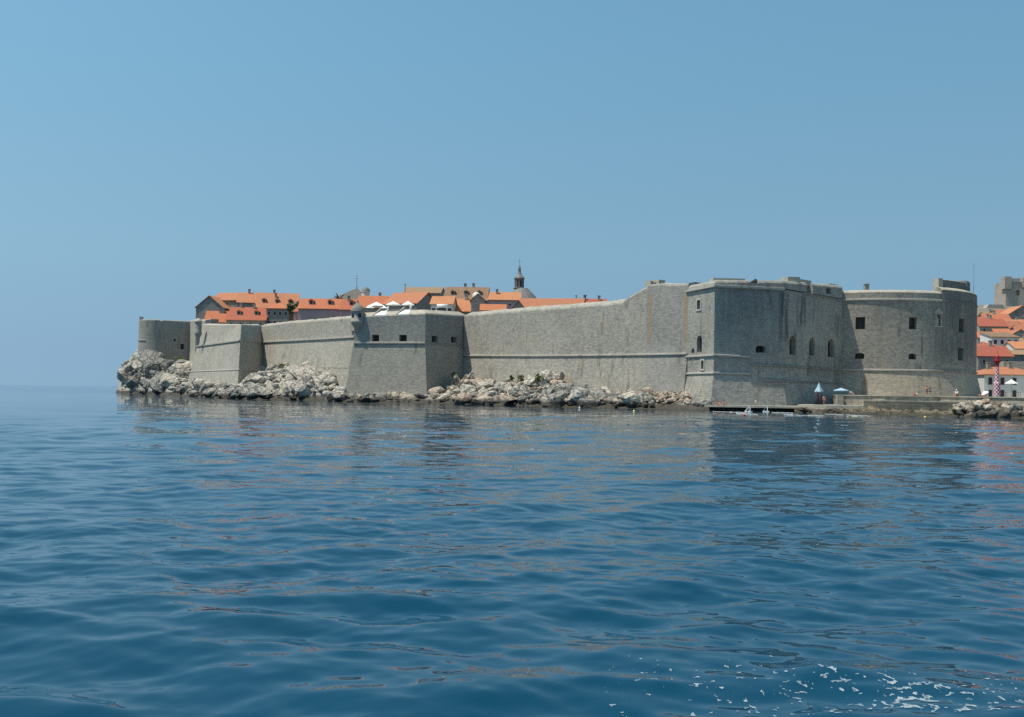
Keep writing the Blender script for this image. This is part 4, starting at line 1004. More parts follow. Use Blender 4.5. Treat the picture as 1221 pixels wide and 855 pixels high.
# cathedral dome with lantern
q = P(620, 357, 330); dm = thing('cathedral', 'grey ribbed dome with tall pointed lantern rising above the orange roofs', 'cathedral', (q.x, q.y, 12))
zz = q.z - 12
MB().lathe([(6.2, -3), (6.2, zz - 1.5), (6.5, zz - 1.4), (6.5, zz - 1)], n=32).build('drum', M['tan'], dm)
MB().lathe([(6.0, zz - 1), (5.5, zz - .2), (4.1, zz + 1.5), (2.7, zz + 2.9), (2.0, zz + 3.6)], c=(.6, 0, 0), n=16).build('dome', M['lead'], dm)
la = MB().lathe([(2.0, zz + 3.4), (2.05, zz + 3.7), (1.55, zz + 3.8), (1.55, zz + 6.6), (1.85, zz + 6.75), (1.8, zz + 7.0), (1.35, zz + 7.5), (.75, zz + 8.2), (.5, zz + 8.9), (.42, zz + 9.8), (.5, zz + 10.0), (.1, zz + 11.2)], c=(-.3, 0, 0), n=8).build('lantern', M['lead'], dm)
for k in range(8):
    a = 2 * math.pi * (k + .5) / 8; MB().box((-.3 + 1.46 * math.cos(a), 1.46 * math.sin(a), zz + 5.2), (.5, .1, 2.0), a + math.pi / 2).build('window', M['dark'], la)
MB().tube((-.3, 0, zz + 11), (-.3, 0, zz + 13.2), .07, .06, 6).tube((-.9, 0, zz + 12.5), (.3, 0, zz + 12.5), .07, .07, 6).build('cross', M['metal'], dm)
# antenna poles
for i, (px, D, y0, y1, lab) in enumerate(((483, 330, 350, 339, 'antenna pole on skyline left of the brown roof'), (687, 290, 360, 352.5, 'short dark pole at left end of the farthest orange roof'), (698, 292, 361, 352, 'taller dark pole in the middle of the farthest orange roof'))):
    q = P(px, y0, D); o = thing('antenna', lab, 'antenna', (q.x, q.y, q.z - 3)); hgt = (y0 - y1) / F * D + 3
    MB().tube((0, 0, 0), (0, 0, hgt), .12, .09, 6).build('pole', M['darkmetal'], o); MB().box((0, 0, hgt), (.9, .1, .12)).box((0, 0, hgt - .4), (.6, .1, .1)).build('bracket', M['darkmetal'], o)

# ------------------------------------------------------------------ right hillside town
HR = [
 dict(px=1197, D=236, w=14.5, d=10, zb=2.9, pe=447, pr=438.5, label='white waterside house with orange hipped roof behind the checkered beacon', wall='white', tile='tile_a', roof='hip', yaw=.05, wins=(5, 2), winh=1.7, chim=2),
 dict(px=1178, D=262, w=9, d=9, zb=6, pe=424.5, pr=413, label='red roofed house beside the round tower above the white waterside house', wall='grey', tile='tile_b', roof='gx', wins=(3, 2), chim=1),
 dict(px=1212, D=268, w=11, d=9, zb=8, pe=423, pr=418, label='grey blank-walled house above the white waterside house', wall='grey', tile='tile_c', roof='gx', chim=0),
 dict(px=1226, D=300, w=12, d=10, zb=10, pe=416, pr=408, label='orange roof cut by the photo edge above the grey blank wall', wall='white', tile='tile_a', roof='gx', chim=1, wins=(3, 2)),
 dict(px=1192, D=315, w=8.5, d=8, zb=14, pe=402, pr=397, label='white flat-fronted house with pale terrace strip on the hillside', wall='white', tile='tile_c', roof='shed', wins=(4, 1), chim=0),
 dict(px=1174, D=330, w=7.5, d=9, zb=14, pe=403, pr=396, label='small red roof squeezed against the tower edge halfway up', wall='tan', tile='tile_b', roof='gx', chim=0, wins=(2, 1)),
 dict(px=1209, D=342, w=8.5, d=9, zb=17, pe=402, pr=394, label='tan gabled house right of the white flat-fronted house', wall='tan', tile='tile_a', roof='gy', chim=0, wins=(2, 2)),
 dict(px=1225, D=350, w=10, d=10, zb=18, pe=400, pr=390, label='orange roofed house at the photo edge below hill crest', wall='grey', tile='tile_a', roof='gx', chim=1, wins=(2, 1)),
 dict(px=1178, D=385, w=11, d=10, zb=22, pe=389, pr=380.5, label='broad red roof beside the round tower high on the hillside', wall='tan', tile='tile_b', roof='gx', chim=1, wins=(3, 1)),
 dict(px=1200, D=398, w=9, d=9, zb=24, pe=391, pr=383, label='brown walled house with orange roof centre of hillside', wall='grey', tile='tile_a', roof='gx', yaw=.15, chim=0, wins=(2, 1)),
 dict(px=1216, D=405, w=9.5, d=9, zb=25, pe=391, pr=384.5, label='bright orange roof with dark dormers near the photo edge', wall='tan', tile='tile_b', roof='gx', dormers=2, chim=0, wins=(2, 1)),
 dict(px=1185, D=440, w=11, d=9, zb=33, pe=381, pr=374.5, label='red roof below the hill crest left of the big gable', wall='tan', tile='tile_b', roof='gx', yaw=-.1, chim=2, wins=(3, 1)),
 dict(px=1211, D=455, w=12, d=12, zb=34, pe=374.5, pr=366, label='big grey gabled house just below the battlemented tower', wall='grey', tile='tile_a', roof='gy', chim=0, wins=(2, 2)),
 dict(px=1208, D=430, w=7.5, d=7, zb=30, pe=386, pr=381.5, label='narrow orange roof under the big grey gable', wall='tan', tile='tile_a', roof='gx', chim=1, wins=(2, 1)),
 dict(px=1226, D=470, w=9, d=9, zb=36, pe=381, pr=372, label='tan walled house at the photo edge right of the big gable', wall='tan', tile='tile_b', roof='gx', chim=0, wins=(2, 1)),
 dict(px=1195, D=500, w=9, d=9, zb=41, pe=374, pr=369.5, label='topmost small orange roof left of the big gable', wall='grey', tile='tile_a', roof='gx', chim=0, wins=(2, 1)),
]
for hh in HR: house(**hh)
rnd = random.Random(21)
for i_, (px_, D_, pe_, pr_, tl_, wl_, lb_) in enumerate((
    (1172, 300, 413.5, 408, 'tile_b', 'tan', 'narrow red roof against the round tower edge, third roof up'), (1186, 345, 408, 402.5, 'tile_b', 'grey', 'small red roof behind the white flat-fronted house'),
    (1218, 320, 409, 403.5, 'tile_c', 'white', 'brown roofed white house near the photo edge'), (1184, 415, 386.5, 381, 'tile_a', 'tan', 'small orange roof behind the broad red roof'),
    (1199, 360, 398, 392.5, 'tile_b', 'tan', 'low red roof left of the tan gabled house'), (1174, 425, 384, 378.5, 'tile_b', 'grey', 'small red roof at the tower edge near the hill crest'),
    (1221, 440, 387, 381.5, 'tile_a', 'tan', 'orange roof at the photo edge below the tan walled house'), (1180, 470, 377, 372.5, 'tile_c', 'tan', 'old brown roof under the ruined wall'))):
    house(px=px_, D=D_, w=rnd.uniform(6, 8.5), d=8, zb=hill_z(0, D_) - .5, pe=pe_, pr=pr_, label=lb_, wall=wl_, tile=tl_, roof=rnd.choice(('gx', 'gx', 'hip')), yaw=rnd.uniform(-.3, .3), wins=(3, 2), winh=1.1, chim=1, dormers=0)
# terrace wall between houses
p0 = W(1206, 258); MB().loft([[(p0[0] - 2, p0[1], 2), (p0[0] + 14, p0[1] - 2, 2), (p0[0] + 14, p0[1] + 1, 2), (p0[0] - 2, p0[1] + 3, 2)], [(p0[0] - 2, p0[1], Z(1206, 431, 258)), (p0[0] + 14, p0[1] - 2, Z(1206, 430, 258)), (p0[0] + 14, p0[1] + 1, Z(1206, 430, 258)), (p0[0] - 2, p0[1] + 3, Z(1206, 431, 258))]]).build('retaining_wall', M['tan'])
tag(bpy.data.objects['retaining_wall'], 'plain tan retaining wall right of the beacon behind the white house', 'wall')
# battlemented tower on the hill
zb_ = 58; q = W(1210, 600); mt = thing('battlemented_tower', 'brownish battlemented stone tower crowning the hill at right', 'tower', (q[0], q[1], zb_))
M['mstone'] = masonry('hill_tower_stone', (.44, .39, .345), (.27, .235, .21), course=.5, mottle=.4)  # stone lightened: distance haze put into its colour
def zz_(py): return Z(1205, py, 600) - zb_
hm = MB(); bpoly = [(-9, -6), (9, -6), (9, 8), (-9, 8)]
bd = MB().loft([ring(bpoly, -8), ring(bpoly, zz_(337))], cap_bot=True).build('tower_wall', M['mstone'], mt); recalc(bd.data)
c1, i1 = opening((mt.location.x - 5.0 + 3.2, mt.location.y - 6, zb_ + zz_(350)), (0, -1), 2.6, 3.6, 2.0, 1.3)
carve(bd, [c1], False)
tw_ = MB()
for (x0, x1, y0, y1) in ((-10.2, -6.2, 346, 331.5), (.8, 8.8, 344, 332.5)):
    tw_ = MB().loft([ring([(x0, -7.2), (x1, -7.2), (x1, -2), (x0, -2)], zz_(y0)), ring([(x0, -7.2), (x1, -7.2), (x1, -2), (x0, -2)], zz_(y1))], cap_bot=True); o = tw_.build('machicolation', M['mstone'], mt); recalc(o.data)
MB().box((-3.4, -6.0, zz_(335)), (5.4, 1, 1.6)).build('battlement', M['mstone'], mt)
for x_ in (1.8, 4.4, 7.0): MB().box((x_, -6.8, zz_(331.6)), (1.3, .8, 1.0)).build('battlement', M['mstone'], mt)
q = W(1182, 560); 
rw = MB().loft([[(q[0] - 5, q[1], 50), (q[0] + 9, q[1], 50), (q[0] + 9, q[1] + 5, 50), (q[0] - 5, q[1] + 5, 50)], [(q[0] - 2, q[1], Z(1176, 363, 560)), (q[0] + 6, q[1], Z(1190, 363, 560)), (q[0] + 6, q[1] + 5, Z(1190, 363, 560)), (q[0] - 2, q[1] + 5, Z(1176, 363, 560))]]); o = rw.build('ruined_wall', M['mstone']); tag(o, 'low ruined stone wall on the hill crest left of the battlemented tower', 'wall')

# ================================================================== TREES, PALM, SHRUBS
def leaves(n_, rx, ry, rz, size, seed, clumps=9, c=(0, 0, 0)):
    rnd = random.Random(seed); m = MB(); cs = []
    for _ in range(clumps):
        while True:
            v = Vector((rnd.uniform(-1, 1), rnd.uniform(-1, 1), rnd.uniform(-1, 1)))
            if v.length < 1: break
        cs.append((v, rnd.uniform(.28, .5)))
    for i in range(n_):
        cc_, rr_ = rnd.choice(cs); d = Vector((rnd.gauss(0, 1), rnd.gauss(0, 1), rnd.gauss(0, 1))).normalized() * rr_ * rnd.random() ** .4
        p = cc_ * .75 + d; p = Vector((p.x * rx + c[0], p.y * ry + c[1], p.z * rz + c[2]))
        a = Vector((rnd.gauss(0, 1), rnd.gauss(0, 1), rnd.gauss(0, 1))).normalized(); b_ = a.orthogonal().normalized(); s = size * rnd.uniform(.6, 1.3)
        m.face([p + a * s, p + b_ * s * .5, p - a * s, p - b_ * s * .5])
    return m
q = P(353, 372, 308); tr = thing('tree', 'dark round evergreen tree rising between the roofs left of the pink house', 'tree', (q.x, q.y, 12))
zt_ = q.z - 12
MB().tube((0, 0, 0), (.2, 0, zt_), .35, .18, 8).tube((.15, 0, zt_ - 1.5), (-1.6, .3, zt_ + .8), .14, .06, 6).tube((.15, 0, zt_ - 1), (1.5, -.2, zt_ + 1.2), .14, .06, 6).build('trunk', M['bark'], tr)
leaves(2600, 3.6, 3.0, 3.0, .32, 3, 14, (-.2, 0, zt_ + 1.2)).build('crown', M['leaf'], tr, weld=False)
q = P(491, 357, 326); tr = thing('tree', 'small dark tree on the skyline below the antenna pole', 'tree', (q.x - 2.5, q.y, 12)); zt_ = q.z - 12
MB().tube((0, 0, 0), (0, 0, zt_ + 1), .25, .12, 8).build('trunk', M['bark'], tr)
leaves(1300, 3.0, 2.0, 1.8, .3, 9, 9, (-1, 0, zt_ + .5)).build('crown', M['leaf'], tr, weld=False)
q = P(404, 360, 306); pa = thing('palm_tree', 'palm tree with fan of fronds above the roof of the pink house', 'palm', (q.x, q.y, 12)); zt_ = q.z - 12 + .5
MB().tube((0, 0, 0), (0, 0, zt_), .3, .22, 8).build('trunk', M['bark'], pa)
pm_ = MB(); rnd = random.Random(4)
for k in range(26):
    a = rnd.uniform(0, 6.28); el = rnd.uniform(-.1, 1.3); L = rnd.uniform(2.0, 3.0); prev = Vector((0, 0, zt_)); dirv = Vector((math.cos(a) * math.cos(el), math.sin(a) * math.cos(el), math.sin(el)))
    side = dirv.cross(Vector((0, 0, 1))).normalized()
    for s in range(6):
        dirv = (dirv + Vector((0, 0, -.16))).normalized(); nx = prev + dirv * L / 6; wv = .32 * (1 - abs(s - 2) / 5)
        pm_.face([prev - side * wv, prev + side * wv, nx + side * wv * .8, nx - side * wv * .8]); prev = nx
pm_.build('crown', M['leaf'], pa, weld=False)
for px, py, D, rx, rz, lab in ((339, 436, 268, 2.4, .9, 'leftmost low green shrub on the high boulder heap'), (347, 440, 264, 2.6, 1.1, 'middle green shrub in the hollow of the high boulder heap'), (358, 438, 268, 1.8, .6, 'small shrub at the wall foot right of the high boulder heap'),
                                (610, 450.5, 222, .9, .8, 'small grey-green tuft against the long wall'), (622, 451, 219, 1.6, 1.1, 'bright green bush left of the hollowed boulder'), (643, 450, 209.5, 1.4, 1.6, 'green shrub hanging over the hollowed boulder'), (196, 430, 396, 3, 1, 'dark scrub under the far left tower wall'), (215, 427, 398, 3, 1.6, 'dark scrub filling the corner right of the far left tower'), (542, 447, 236, 1.6, .8, 'dark bush above the upright boulder in the shaded corner')):
    p = P(px, py, D); o = leaves(420, rx * .75, rx * .5, rz * .8, .16, int(px), 9).build('shrub', M['leaf2'], None, weld=False); o.location = p; tag(o, lab, 'shrub')

# ================================================================== PARASOLS
def parasol(px, py, D, wpx, hpx, label, base_py, mat='sunwhite', group=None, sides=8, steep=None, tilt=0):
    p = P(px, py, D); r = wpx / F * D / 2; h = hpx / F * D; zb0 = Z(px, base_py, D)
    t_ = thing('parasol', label, 'parasol', (p.x, p.y, zb0), 0, group); H = p.z - zb0
    if tilt: t_.rotation_euler = (0, tilt, 0)
    pole = MB().tube((0, 0, 0), (0, 0, H), .04, .035, 8); pole.build('pole', M['metal'], t_)
    MB().lathe([(.0, .0), (.3, .0), (.3, .08), (.06, .12)], n=12).build('base', M['metal'], t_)
    c = MB().lathe([(r, H - h - .12), (r * 1.0, H - h), (r * .5, H - h * .53), (.04, H)], n=sides); c.lathe([(r * .98, H - h - .11), (r * .98, H - h - .03), (r * .5, H - h * .57), (.04, H - .05)], n=sides)
    c.build('canopy', M[mat], t_)
    return t_
parasol(449, 360, 243, 22, 5, 'widest white parasol, leftmost on the bastion terrace', 370)
parasol(441, 364, 241, 11, 3, 'low white parasol partly hidden left of the widest one', 371)
parasol(458, 365.0, 242, 11, 2.5, 'low white parasol between the two left canopies', 371)
parasol(469, 359, 246, 19, 4.6, 'middle white parasol of the bastion terrace', 371)
parasol(486.5, 359, 242, 16, 4.6, 'rightmost white parasol above the right gun embrasure', 371)
parasol(1206, 452.5, 205, 15.5, 4.6, 'white parasol in front of the white waterside house', 474)
parasol(976.6, 456.5, 177, 10.6, 10.2, 'steep pale blue pointed sunshade standing over a dark bundle near the fortress', 481, 'bluecanvas', sides=4)
parasol(1003, 462.5, 181, 19, 3, 'wide flat pale blue sunshade above the low quay wall', 470, 'bluecanvas', sides=8)
parasol(1176, 465.5, 168, 9, 3, 'tilted white parasol shading a sunbather left of the beacon', 471.5, tilt=-.55)
# dark bundle under the pointed sunshade
p = P(977, 476, 176.5); db = thing('covered_kayaks', 'dark upright covered bundle under the pointed blue sunshade', 'bundle', (p.x, p.y, 1.25))
for i, (dx, hh_, r_) in enumerate(((-.45, 2.3, .42), (.1, 2.1, .45), (.45, 1.7, .34))):
    MB().lathe([(.0, 0), (r_, .0), (r_ * 1.05, hh_ * .4), (r_ * .8, hh_ * .8), (r_ * .3, hh_), (0, hh_ + .05)], c=(dx, 0, 0), n=12).build('cover', simple('dark_cover', (.03, .028, .04), .8), db, True)

# ================================================================== BEACON
p = W(1188.5, 152, 474); bc = thing('beacon', 'red and white checkered harbour beacon with red lantern at the quay end', 'beacon', (p[0], p[1], QZ))
def checker():
    m, t, b = nt('checker_paint'); tc = N(t, "ShaderNodeUVMap"); ck = N(t, "ShaderNodeTexChecker", Scale=3.6)
    ck.inputs[1].default_value = (.45, .02, .08, 1); ck.inputs[2].default_value = (.62, .60, .61, 1); lk(t, tc.outputs[0], ck.inputs[0]); lk(t, ck.outputs[0], b.inputs[0]); b.inputs["Roughness"].default_value = .5; return m
H_ = Z(1188.5, 437.5, 152) - QZ
MB().lathe([(0, 0), (.55, 0), (.55, .15), (.5, .16)], n=20).build('plinth', M['concrete'], bc)
MB().lathe([(.50, .15), (.46, H_ * .45), (.33, H_ * .5), (.25, H_)], n=20).build('column', checker(), bc)
MB().lathe([(.25, H_), (.26, H_ + .5), (.55, H_ + .9), (.55, H_ + 1.0), (.2, H_ + 1.02)], n=16).build('gallery', M['red'], bc)
ln = MB().lathe([(.26, H_ + 1.0), (.26, H_ + 1.55), (.34, H_ + 1.6), (.12, H_ + 1.9), (.04, H_ + 2.0), (.03, H_ + 2.4), (0, H_ + 2.42)], n=14).build('lantern', M['red'], bc)
rb = MB()
for k in range(10):
    a = 2 * math.pi * k / 10; rb.tube((.53 * math.cos(a), .53 * math.sin(a), H_ + 1), (.53 * math.cos(a), .53 * math.sin(a), H_ + 1.5), .02, .02, 5)
    a2 = 2 * math.pi * (k + 1) / 10; rb.tube((.53 * math.cos(a), .53 * math.sin(a), H_ + 1.5), (.53 * math.cos(a2), .53 * math.sin(a2), H_ + 1.5), .02, .02, 5)
rb.build('railing', M['red'], bc)

# lamp post against the tower foot
p = W(1028.5, 190, 465); lp_ = thing('street_lamp', 'thin lamp post with two short arms in front of round tower foot', 'lamp', (p[0], p[1], QZ))
MB().tube((0, 0, 0), (0, 0, 2.7), .05, .04, 8).build('pole', M['darkmetal'], lp_); MB().tube((-.5, 0, 2.55), (.6, 0, 2.78), .035, .035, 6).build('arm', M['darkmetal'], lp_)
for x_, z_ in ((-.5, 2.5), (.6, 2.72)): MB().lathe([(0, -.12), (.22, -.1), (.16, .1), (.04, .16)], c=(x_, 0, z_), n=10).build('lamp_head', M['darkmetal'], lp_)

# water polo goals and floating lines
def goal(px, D, label, yaw):
    x, y = W(px, D, 488); g_ = thing('water_polo_goal', label, 'goal', (x, y, 0), yaw)
    MB().box((-1.2, 0, .45), (.09, .09, 1.1)).box((1.2, 0, .45), (.09, .09, 1.1)).box((0, 0, 1.02), (2.5, .09, .09)).build('frame', M['whitepaint'], g_)
    MB().box((0, .5, .05), (2.9, .22, .16)).box((-1.35, .2, .05), (.22, 1.0, .16)).box((1.35, .2, .05), (.22, 1.0, .16)).build('float', M['whitepaint'], g_)
    nm = MB()
    for i in range(13): nm.tube((-1.2 + .2 * i, .02, 1.0), (-1.2 + .2 * i, .75, .1), .008, .008, 4)
    for j in range(5): nm.tube((-1.2, .02 + .17 * j, 1.0 - .2 * j), (1.2, .02 + .17 * j, 1.0 - .2 * j), .008, .008, 4)
    nm.build('net', M['whitepaint'], g_)
goal(894, 163.5, 'left white floating goal frame in front of the bathing platform', 1.25); goal(915, 168, 'right white floating goal frame nearer the bathing platform', 1.3)
def rope(p0, p1, label, mat='whitepaint', grp='floating lines in front of the bathing platform'):
    m = MB(); a = Vector((*W(p0[0], Dwater(*p0), 490), .05)); b = Vector((*W(p1[0], Dwater(*p1), 490), .05)); n_ = 26
    pts = [a.lerp(b, i / n_) + Vector((0, mnoise.noise(Vector((i * .4, p0[0], 0))) * .25, .02 * math.sin(i))) for i in range(n_ + 1)]
    for i in range(n_): m.tube(pts[i], pts[i].lerp(pts[i + 1], .8), .038, .038, 6)
    tag(m.build('lane_rope', M[mat], None), label, 'rope', grp)
rope((850, 491.3), (889, 492.2), 'white floating line left of the goals'); rope((920, 492.2), (946, 492.8), 'white floating line just right of the goals')
rope((935, 495.2), (982, 496.4), 'long white floating line below the pointed sunshade'); rope((984, 494.2), (1006, 495.2), 'short white floating line below the low quay wall'); rope((1009, 495.2), (1039, 496.8), 'white floating line nearest the round tower')
rope((878, 493.5), (904, 494.6), 'white line in front of the left goal')
def buoy(px, py, col, label):
    D = Dwater(px, py); x, y = W(px, D, py); m = MB().lathe([(0, -.12), (.13, -.08), (.17, .02), (.14, .12), (.07, .18), (.03, .2), (0, .22)], (x, y, .03), 14)
    tag(m.build('buoy', simple('buoy_paint', col, .4), None, True), label, 'buoy')
buoy(887.5, 495.5, (.65, .05, .04), 'red buoy beside the left goal frame'); buoy(1103, 498, (.85, .55, .08), 'yellow buoy off the quay below the standing people')
buoy(756, 490.5, (.8, .7, .3), 'yellowish buoy off the broken stones'); buoy(691, 486.5, (.8, .8, .8), 'white buoy at the foot of the big grey outcrop')

# ================================================================== PEOPLE
SKIN = simple('skin', (.42, .22, .15), .6, .05); HAIR = simple('hair', (.04, .025, .018), .7, .1)
def skinned(name, joints, edges, mat, parent, root=0, sub=2):
    """joints: list of ((x,y,z), r)"""
    me = bpy.data.meshes.new(name); me.from_pydata([j[0] for j in joints], edges, []); o = bpy.data.objects.new(name, me); COL.objects.link(o)
    md = o.modifiers.new('s', 'SKIN'); md.use_smooth_shade = True
    for i, j in enumerate(joints):
        r_ = j[1] if isinstance(j[1], tuple) else (j[1], j[1]); me.skin_vertices[0].data[i].radius = r_
    me.skin_vertices[0].data[root].use_root = True
    sb = o.modifiers.new('u', 'SUBSURF'); sb.levels = sub; sb.render_levels = sub
    bpy.context.view_layer.update(); dg = bpy.context.evaluated_depsgraph_get(); em = bpy.data.meshes.new_from_object(o.evaluated_get(dg)); o.modifiers.clear(); o.data = em
    em.materials.clear(); em.materials.append(mat); o.parent = parent
    for p_ in em.polygons: p_.use_smooth = True
    return o
def person(px, D, zfoot, pose, label, shirt=None, shorts=(.1, .1, .3), hair=True, scale=1.0, yaw=0, py=475, hat=None):
    x, y = W(px, D, py); root = thing('person', label, 'person', (x, y, zfoot), yaw); root.scale = (scale,) * 3
    if pose in ('stand', 'walk'):
        s = .14 if pose == 'walk' else .04
        J = {'pel': (0, 0, .95), 'wst': (0, 0, 1.1), 'che': (0, 0, 1.32), 'nck': (0, 0, 1.47), 'hdb': (0, -.01, 1.56), 'hdt': (0, -.01, 1.70),
             'lh': (-.1, 0, .9), 'rh': (.1, 0, .9), 'lk': (-.11, -s, .5), 'rk': (.11, s * .6, .5), 'la': (-.11, -s * .6, .08), 'ra': (.11, s * 1.6, .08), 'lt': (-.12, -s * .6 - .17, .035), 'rt': (.12, s * 1.6 - .17, .035),
             'ls': (-.19, 0, 1.41), 'rs': (.19, 0, 1.41), 'le': (-.25, .04, 1.13), 're': (.25, -.02, 1.13), 'lw': (-.26, -.08, .89), 'rw': (.27, -.14, .9), 'lf': (-.26, -.11, .79), 'rf': (.27, -.17, .8)}
    elif pose == 'sit':
        J = {'pel': (0, 0, .12), 'wst': (0, .03, .28), 'che': (0, .02, .5), 'nck': (0, -.02, .65), 'hdb': (0, -.05, .74), 'hdt': (0, -.07, .88),
             'lh': (-.1, -.03, .1), 'rh': (.1, -.03, .1), 'lk': (-.14, -.38, .42), 'rk': (.14, -.4, .36), 'la': (-.13, -.62, .07), 'ra': (.13, -.7, .07), 'lt': (-.13, -.79, .04), 'rt': (.13, -.87, .04),
             'ls': (-.19, 0, .6), 'rs': (.19, 0, .6), 'le': (-.25, .1, .36), 're': (.25, -.2, .42), 'lw': (-.24, .18, .1), 'rw': (.2, -.36, .44), 'lf': (-.24, .2, .03), 'rf': (.17, -.43, .43)}
    else:  # lie, propped on the elbows, legs along +x
        J = {'pel': (0, 0, .12), 'wst': (-.16, 0, .16), 'che': (-.36, 0, .3), 'nck': (-.5, 0, .42), 'hdb': (-.55, 0, .5), 'hdt': (-.6, 0, .63),
             'lh': (.05, -.1, .12), 'rh': (.05, .1, .12), 'lk': (.42, -.12, .3), 'rk': (.48, .12, .12), 'la': (.78, -.12, .07), 'ra': (.9, .12, .07), 'lt': (.88, -.12, .14), 'rt': (.98, .12, .18),
             'ls': (-.42, -.19, .37), 'rs': (-.42, .19, .37), 'le': (-.5, -.24, .08), 're': (-.5, .24, .08), 'lw': (-.28, -.24, .05), 'rw': (-.28, .24, .05), 'lf': (-.19, -.24, .04), 'rf': (-.19, .24, .04)}
    rad = {'pel': (.15, .11), 'wst': (.13, .095), 'che': (.15, .11), 'nck': .055, 'hdb': .085, 'hdt': .075, 'lh': .09, 'rh': .09, 'lk': .058, 'rk': .058, 'la': .042, 'ra': .042, 'lt': .035, 'rt': .035,
           'ls': .06, 'rs': .06, 'le': .042, 're': .042, 'lw': .03, 'rw': .03, 'lf': .034, 'rf': .034}
    ks = list(J); idx = {k: i for i, k in enumerate(ks)}
    E_ = [('pel', 'wst'), ('wst', 'che'), ('che', 'nck'), ('nck', 'hdb'), ('hdb', 'hdt'), ('pel', 'lh'), ('pel', 'rh'), ('lh', 'lk'), ('rh', 'rk'), ('lk', 'la'), ('rk', 'ra'), ('la', 'lt'), ('ra', 'rt'), ('che', 'ls'), ('che', 'rs'), ('ls', 'le'), ('rs', 're'), ('le', 'lw'), ('re', 'rw'), ('lw', 'lf'), ('rw', 'rf')]
    body_ = skinned('body', [(J[k], rad[k]) for k in ks], [(idx[a], idx[b]) for a, b in E_], SKIN, root)
    def cloth(name, keys, edges, col, g_=1.22):
        jj = [(J[k], tuple(q * g_ for q in (rad[k] if isinstance(rad[k], tuple) else (rad[k], rad[k])))) for k in keys]; ii = {k: i for i, k in enumerate(keys)}
        skinned(name, jj, [(ii[a], ii[b]) for a, b in edges], simple(name, col, .85, .05), root, sub=1)
    mid_ = lambda a, b, f_: tuple(Vector(J[a]).lerp(Vector(J[b]), f_))
    J['l2'] = mid_('lh', 'lk', .55); J['r2'] = mid_('rh', 'rk', .55); rad['l2'] = rad['r2'] = .075
    cloth('shorts', ['pel', 'lh', 'rh', 'l2', 'r2'], [('pel', 'lh'), ('pel', 'rh'), ('lh', 'l2'), ('rh', 'r2')], shorts)
    if shirt:
        J['n2'] = mid_('che', 'nck', .4); rad['n2'] = .1; J['l3'] = mid_('ls', 'le', .5); J['r3'] = mid_('rs', 're', .5); rad['l3'] = rad['r3'] = .055
        cloth('shirt', ['wst', 'che', 'n2', 'ls', 'rs', 'l3', 'r3'], [('wst', 'che'), ('che', 'n2'), ('che', 'ls'), ('che', 'rs'), ('ls', 'l3'), ('rs', 'r3')], shirt, 1.15)
    hc = Vector(J['hdb']).lerp(Vector(J['hdt']), .75)
    hm_ = MB().lathe([(.0, .1), (.07, .085), (.1, .03), (.104, -.03), (.09, -.06)], (hc.x, hc.y + .02, hc.z), 12); hm_.build('hat' if hat else 'hair', simple('hat_cloth', hat, .8) if hat else HAIR, root, True)
    # face: nose, eyes, mouth and ears at true size
    fc = Vector(J['hdb']).lerp(Vector(J['hdt']), .5); f_ = MB()
    for sx_ in (-1, 1): MB().box((fc.x + sx_ * .032, fc.y - .088, fc.z + .02), (.02, .012, .01)).build('eye', HAIR, root)
    MB().box((fc.x, fc.y - .088, fc.z - .055), (.04, .012, .01)).build('mouth', HAIR, root)
    MB().loft([[(fc.x - .016, fc.y - .085, fc.z - .03), (fc.x, fc.y - .112, fc.z - .03), (fc.x + .016, fc.y - .085, fc.z - .03)], [(fc.x - .006, fc.y - .085, fc.z + .02), (fc.x, fc.y - .09, fc.z + .02), (fc.x + .006, fc.y - .085, fc.z + .02)]], cap_bot=True).build('nose', SKIN, root)
    return root
PLZ = .955
person(890, 179, 1.0, 'stand', 'person standing by the blocked gate in a white and red top', shirt=(.75, .55, .55), shorts=(.35, .03, .05), yaw=.2)
person(901, 178, .955, 'stand', 'small child in white standing right of the blocked gate', shirt=(.8, .8, .8), shorts=(.7, .7, .7), scale=.62)
person(855.5, 176, PLZ, 'sit', 'pink-skinned person sitting at the left end of the bathing platform', shorts=(.5, .2, .2), yaw=.5)
person(863, 176, PLZ, 'sit', 'dark-haired person sitting second from left on the bathing platform', shorts=(.08, .05, .05), yaw=-.3)
person(982.5, 176, 1.25, 'stand', 'person in pink beside the dark covered bundle', shirt=(.6, .3, .32), shorts=(.2, .1, .12), scale=.95)
person(1105, 173.5, QZ, 'stand', 'person in an orange shirt and blue shorts on the quay edge', shirt=(.75, .3, .12), shorts=(.08, .12, .25), yaw=.3)
person(1109, 173, QZ, 'walk', 'person in dark clothes just right of the orange shirt', shirt=(.06, .07, .12), shorts=(.04, .05, .1), yaw=-1.0, scale=.97)
person(1091, 172.5, QZ, 'lie', 'person reclining in a white top on the quay edge', shirt=(.72, .6, .6), shorts=(.3, .05, .06), yaw=3.14)
person(1140.5, 170, QZ, 'sit', 'seated person in white top and white hat on the quay', shirt=(.8, .78, .8), shorts=(.35, .05, .08), hat=(.8, .8, .8), yaw=-.9, scale=1.25)
person(1170.5, 167, QZ, 'lie', 'sunbather lying under the tilted parasol left of the beacon', shorts=(.5, .1, .1), yaw=0)
person(1014.5, 183, QZ, 'sit', 'person in white sitting behind the low quay wall', shirt=(.8, .8, .8), yaw=.4)
person(846, 176.5, PLZ, 'lie', 'person lying at the wall foot left of the bathing platform end', shirt=(.2, .28, .35), shorts=(.1, .15, .2), yaw=3.0)

